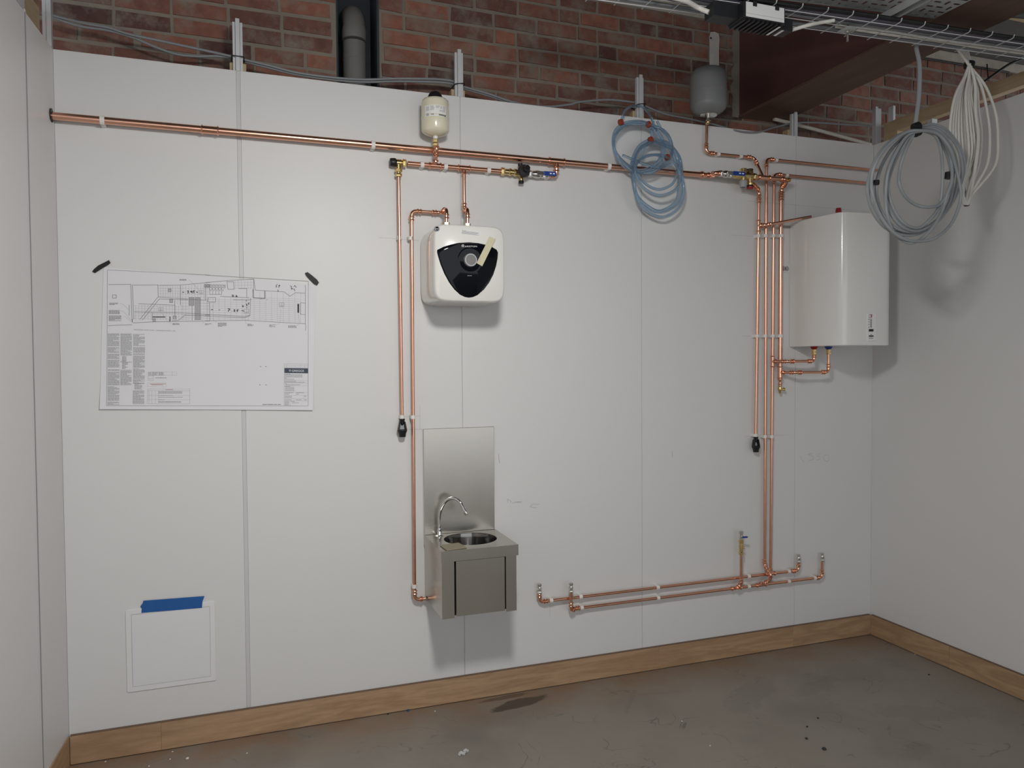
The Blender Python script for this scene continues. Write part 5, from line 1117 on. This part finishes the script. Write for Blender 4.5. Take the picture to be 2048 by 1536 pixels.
G().box((q0.x - .022, -2.0, 3.0575), (q0.x + .022, q0.y, 3.0595)).obj('strut_base', 'galvanised', t); G().box((q0.x - .022, -2.0, 3.030), (q0.x - .020, q0.y, 3.0575)).obj('strut_flange', 'galvanised', t); G().box((q0.x + .020, -2.0, 3.030), (q0.x + .022, q0.y, 3.0575)).obj('strut_flange', 'galvanised', t)
q1 = AZ(1695, 50, ZT + .01)
t = thing('basket_hanger', (q1.x, q1.y, 2.93), 'small zinc bracket with a hanging bolt on the wire basket', 'bracket')
G().box((q1.x - .024, q1.y - .02, ZT - .010), (q1.x + .024, q1.y + .03, ZT - .0075)).obj('bracket_plate', 'galvanised', t); G().hexnut((q1.x, q1.y, ZT - .010), -Z_, .008, .011).obj('nut', 'nickel', t); G().cyl((q1.x, q1.y, ZT + .03), (q1.x, q1.y, ZT - .055), .0050, 12).obj('threaded_rod', 'nickel', t, 40)
# lighting driver
t = thing('led_driver', (2.56, -1.11, 2.92), 'black finned lighting driver with pale label strapped under the wire basket', 'driver')
Dx0, Dx1, Dy0, Dy1, Dz0, Dz1 = 2.470, 2.658, -1.163, -1.068, 2.923, 2.990
box('case', (Dx0, Dy0, Dz0 + .006), (Dx1, Dy1, Dz1), 'driver_black', t, .002)
for k in range(9): box('fin', (Dx0 + .004 + k * .0205, Dy0 + .003, Dz0 - .002), (Dx0 + .012 + k * .0205, Dy1 - .003, Dz0 + .006), 'driver_black', t)
lb = box('front_label', (Dx0 + .010, Dy0 - .0012, Dz0 + .010), (Dx1 - .006, Dy0 - .0004, Dz1 - .003), 'plastic_grey', t); lb.data.materials[0] = MATS['label_white']
box('label_line', (Dx0 + .012, Dy0 - .0016, Dz0 + .0215), (Dx1 - .010, Dy0 - .0012, Dz0 + .0225), 'ink_light', lb)
for xx in (Dx0 + .040, Dx0 + .140): box('latch', (xx, Dy0 - .005, Dz1 - .016), (xx + .016, Dy0 - .0014, Dz1 + .001), 'driver_black', t)
box('end_box', (2.362, Dy0 + .030, Dz0 + .010), (Dx0, Dy1 - .004, Dz1 - .004), 'driver_black', t, .002); box('end_box', (Dx1, Dy0 + .030, Dz0), (2.718, Dy1 - .006, Dz1 - .020), 'driver_black', t, .002)
box('rating_plate', (Dx1 + .012, Dy0 + .034, Dz0 - .0012), (Dx1 + .022, Dy1 - .012, Dz0 - .0002), 'label_white', t); box('rating_plate', (Dx1 - .022, Dy0 + .01, Dz0 - .0032), (Dx1 - .013, Dy1 - .012, Dz0 - .0022), 'label_white', t)
yd = -1.06
tag(G().tube(cat([AZ(1340, -6, 2.984), AZ(1372, 2, 2.984), AZ(1396, 15, 2.980), V((2.360, -1.105, 2.955))], seg=6), .0088, 12).obj('driver_cable', 'cable_white', None, 50), 'thick white flex entering the left end of the lighting driver', 'cable'); tag(G().tube(cat([V((2.720, -1.10, 2.938)), AZ(1618, 50, 2.955), AZ(1642, 45, 2.978), AZ(1668, 41, 2.988)], seg=6), .0070, 12).obj('driver_cable', 'cable_white', None, 50), 'white flex leaving the right end of the lighting driver', 'cable')
# grey cable coil
kG = lambda x, y, d: A(1660 + x / 4.8, 180 + y / 4.8, d)
t = thing('cable_coil', kG(830, 900, -1.03), 'large coil of grey cable hanging in front of the right heater', 'cable coil')
top = [(820, 385), (850, 375)]
LG = [
 [(830, 380), (960, 330), (1090, 370), (1200, 480), (1285, 660), (1270, 850), (1180, 1060), (1060, 1220), (900, 1330), (720, 1370), (560, 1340), (440, 1220), (375, 1060), (375, 880), (430, 700), (540, 540), (680, 430)],
 [(830, 395), (980, 350), (1120, 420), (1230, 560), (1270, 740), (1240, 940), (1140, 1130), (1000, 1290), (830, 1385), (650, 1385), (500, 1290), (400, 1130), (360, 960), (390, 780), (480, 600), (620, 460), (740, 405)],
 [(835, 385), (960, 365), (1080, 420), (1170, 560), (1220, 740), (1215, 930), (1150, 1110), (1010, 1270), (850, 1355), (690, 1350), (560, 1270), (470, 1110), (445, 930), (490, 740), (590, 570), (710, 450)],
 [(840, 400), (930, 400), (1020, 450), (1110, 590), (1160, 770), (1175, 950), (1130, 1110), (1010, 1270), (860, 1350), (720, 1330), (610, 1230), (545, 1080), (530, 900), (570, 720), (650, 560), (750, 440)],
 [(835, 395), (920, 385), (1010, 440), (1060, 560), (1080, 760), (1075, 960), (1050, 1110), (980, 1220), (860, 1320), (740, 1300), (640, 1200), (570, 1030), (560, 880), (620, 690), (700, 540), (770, 440)],
 [(820, 400), (790, 450), (720, 590), (670, 760), (665, 900), (720, 1020), (820, 1100), (940, 1125), (1050, 1100), (1130, 990), (1180, 840), (1150, 640), (1080, 470), (960, 390)],
 [(840, 400), (1000, 395), (1110, 500), (1160, 680), (1170, 860), (1120, 1010), (1080, 1150), (1000, 1300), (890, 1420), (780, 1470), (690, 1440), (600, 1350), (545, 1180), (535, 980), (560, 780), (640, 590), (740, 440)],
 [(860, 390), (1030, 420), (1150, 560), (1210, 760), (1255, 960), (1240, 1110), (1160, 1290), (1030, 1410), (900, 1450), (740, 1440), (600, 1360), (480, 1200), (410, 1010), (400, 840), (450, 680), (560, 530), (720, 410)]]
for k, L in enumerate(LG): loop(L, -1.045 - .008 * k, r=.0069, n=10, parent=t, m='cable_coil_grey', f=kG, jit=[0, .006, -.004, .005, -.006], name='cable_loop')
G().tube(cat([(AZ(1838, 88, ZT + .01) + V((.03, 0, .01))), A(1833, 92, -1.03), A(1839, 130, -1.05), A(1838, 190, -1.06), A(1832, 240, -1.07), A(1830, 262, -1.07)], seg=6), .0088, 12).obj('cable_lead', 'cable_coil_grey', t, 50)
for x, y, r, L in ((825, 350, .019, .026), (835, 395, .020, .022)): 
    c = kG(x, y, -1.075); G().lathe(c - V((.012, 0, .008)), V((1, -.15, .45)), [(0, r), (L, r)], 10).obj('tape_wrap', 'tape_black', t)
for x, y, r, L in ((1145, 820, .019, .026), (440, 888, .014, .016)):
    c = kG(x, y, -1.075); G().lathe(c - V((0, 0, L / 2)), V((.08, 0, 1)), [(0, r), (L, r)], 10).obj('tape_wrap', 'tape_black', t)
# white cable bundle
kW = lambda x, y, d: A(1748 + x / 6.827, 60 + y / 6.827, d)
t = thing('cable_bundle', kW(1260, 2300, -1.08), 'long bundle of white cables hanging beside the grey coil', 'cable bundle')
bot = 2375
strands = [(1040, 1560), (1075, 1500), (1110, 1620), (1150, 1480), (1190, 1560), (1230, 1640), (1270, 1500), (1310, 1700), (1345, 1560), (1390, 1480), (1130, 1380), (1210, 1420)]
for k, (xl_, xr_) in enumerate(strands):
    d = -.985 + .006 * (k % 6); bx = 1270 + (k - 6) * 6
    ry = [1600, 1500, 1700][k % 3]
    w = 1.0
    right = {1560: 1430, 1500: 1420, 1620: 1580, 1480: 1340, 1640: 1470, 1700: 1690}.get(xr_, 1390)
    loop([(1300, 480), (1275 + (xl_ - 1200) * .25, 640), (1195 + (xl_ - 1180) * .62, 900), (xl_, 1300), (xl_ + 20, 1700), (bx - 70, 2150), (bx, bot), (bx + 60, 2150 if right < 1500 else 2250), (right - 40, 1850), (right, 1450), (right - 40, 1100), (1340 + (right - 1340) * .5, 760), (1325, 520)], d, True, .0062, 8, t, 'cable_white', kW, [0, .004, -.004], 'cable_loop')
for k in range(4): loop([(1060 + 60 * k, 80 + 10 * k), (1130 + 45 * k, 240), (1230 + 22 * k, 380), (1296 + 8 * k, 480)], -.985 + .006 * k, False, .0062, 8, t, 'cable_white', kW, None, 'cable_lead')
c = kW(1308, 478, -.972); G().lathe(c - V((.006, 0, .012)), V((.25, 0, 1)), [(0, .022), (.024, .022)], 12).obj('tape_wrap', 'tape_black', t)
c = kW(1265, 2370, -.97); G().lathe(c - V((.008, 0, .004)), V((1, 0, .1)), [(0, .010), (.016, .010)], 10).obj('bottom_tie', 'cable_black', t)
# stray black wires on the lintel
tag(G().tube(cat([A(1815, 112, .18), A(1880, 122, .178), A(1935, 131, .18), A(1970, 137, .176), A(2018, 145, .18)], seg=5), .006, 8).obj('black_wire', 'cable_black', None, 50), 'black wire strung along the foot of the concrete lintel', 'wire')
tag(G().tube(cat([A(2060, 112, .10), A(2020, 128, .11), A(1990, 148, .12), A(1968, 164, .14)], seg=5), .009, 8).obj('dark_cable', 'cable_black', None, 50), 'dark cable slanting down behind the right wall rail', 'cable')
for k, (u0, v0, u1, v1) in enumerate(((1974, 128, 1977, 162), (1949, 88, 1949, 106), (1990, 95, 1991, 112), (2030, 100, 2031, 117))): tag(G().cyl(A(u0, v0, .165), A(u1, v1, .165), .004, 8).obj('wire_hook', 'cable_black', None, 50), ['black wire end hanging below the lintel', 'short black hook on the ceiling, left of three', 'short black hook on the ceiling, middle of three', 'short black hook on the ceiling, right of three'][k], 'hook')

q2 = AZ(1925, 2, 3.42)
tag(G().tube([(q2.x + k * .3, q2.y - .05 * k, 3.42) for k in range(12)], .055, 20).obj('insulated_pipe', 'cable_black', None, 50), 'black insulated pipe under the ceiling in the top right corner', 'pipe')
q3 = AZ(1978, 29, 3.645)
tag(box('timber_batten', (q3.x, q3.y - .07, 3.640), (q3.x + 1.6, q3.y, 3.672), 'pine'), 'pale timber batten fixed under the ceiling at the top right', 'timber')

# ================================================================== BITS ON THE FLOOR
rr = random.Random(4)
def crumb(u, v, s, m, label, catg='debris', grp='bits of debris on the floor'):
    p = AZ(u, v, 0); n = 7; g = G(); rs = []
    for z, k in ((0, .8), (.35, 1.0), (.75, .6)): rs.append([V((p.x + s * k * rr.uniform(.7, 1.1) * math.cos(2 * math.pi * i / n), p.y + s * k * rr.uniform(.7, 1.1) * math.sin(2 * math.pi * i / n), s * z + .0003)) for i in range(n)])
    g.rings(rs); return tag(g.obj('debris_crumb', m), label, catg, grp)
crumb(375, 1518, .008, 'crumb', 'largest white plaster crumb by the left skirting')
for u, v, l in ((298, 1533, 'white crumb at the bottom edge near the left skirting'), (340, 1519, 'small white crumb just left of the largest plaster crumb'), (211, 1524, 'white crumb close under the left end of the skirting'), (345, 1504, 'white crumb by the skirting board seam'), (494, 1507, 'white crumb on the floor below the drawing'), (870, 1423, 'white crumb by the skirting left of the dark stain'), (1364, 1443, 'bright white crumb in the middle of the floor'), (1420, 1492, 'tiny pale crumb near the bottom centre right'), (1830, 1309, 'pale crumb along the right skirting')): crumb(u, v, .004, 'crumb', l)
crumb(816, 1422, .009, 'crumb_blue', 'dark blue scrap against the skirting below the basin'); crumb(776, 1429, .005, 'crumb_dark', 'small dark scrap against the skirting below the basin')
for u, v, s, l in ((1614, 1454, .006, 'dark scrap nearest the middle of the concrete floor'), (1613, 1478, .008, 'dark scrap second in the short row on the floor'), (1648, 1499, .011, 'long dark scrap lowest in the row on the floor'), (1636, 1437, .006, 'dark scrap topmost in the row on the floor'), (1858, 1350, .006, 'dark spot of grit near the right skirting')): crumb(u, v, s, 'crumb_dark', l)
p = AZ(926, 1508, 0); g = G(); g.tube(cat([p + V(q_) for q_ in ((-.022, -.012, .004), (-.010, -.004, .010), (.002, -.008, .005), (.010, .004, .012), (.024, .010, .004))], seg=5), [.004 + .004 * abs(math.sin(i * 1.7)) for i in range(21)], 7); tag(g.obj('plastic_scrap', 'clear_plastic'), 'crumpled scrap of clear plastic film at the bottom of the floor', 'debris')
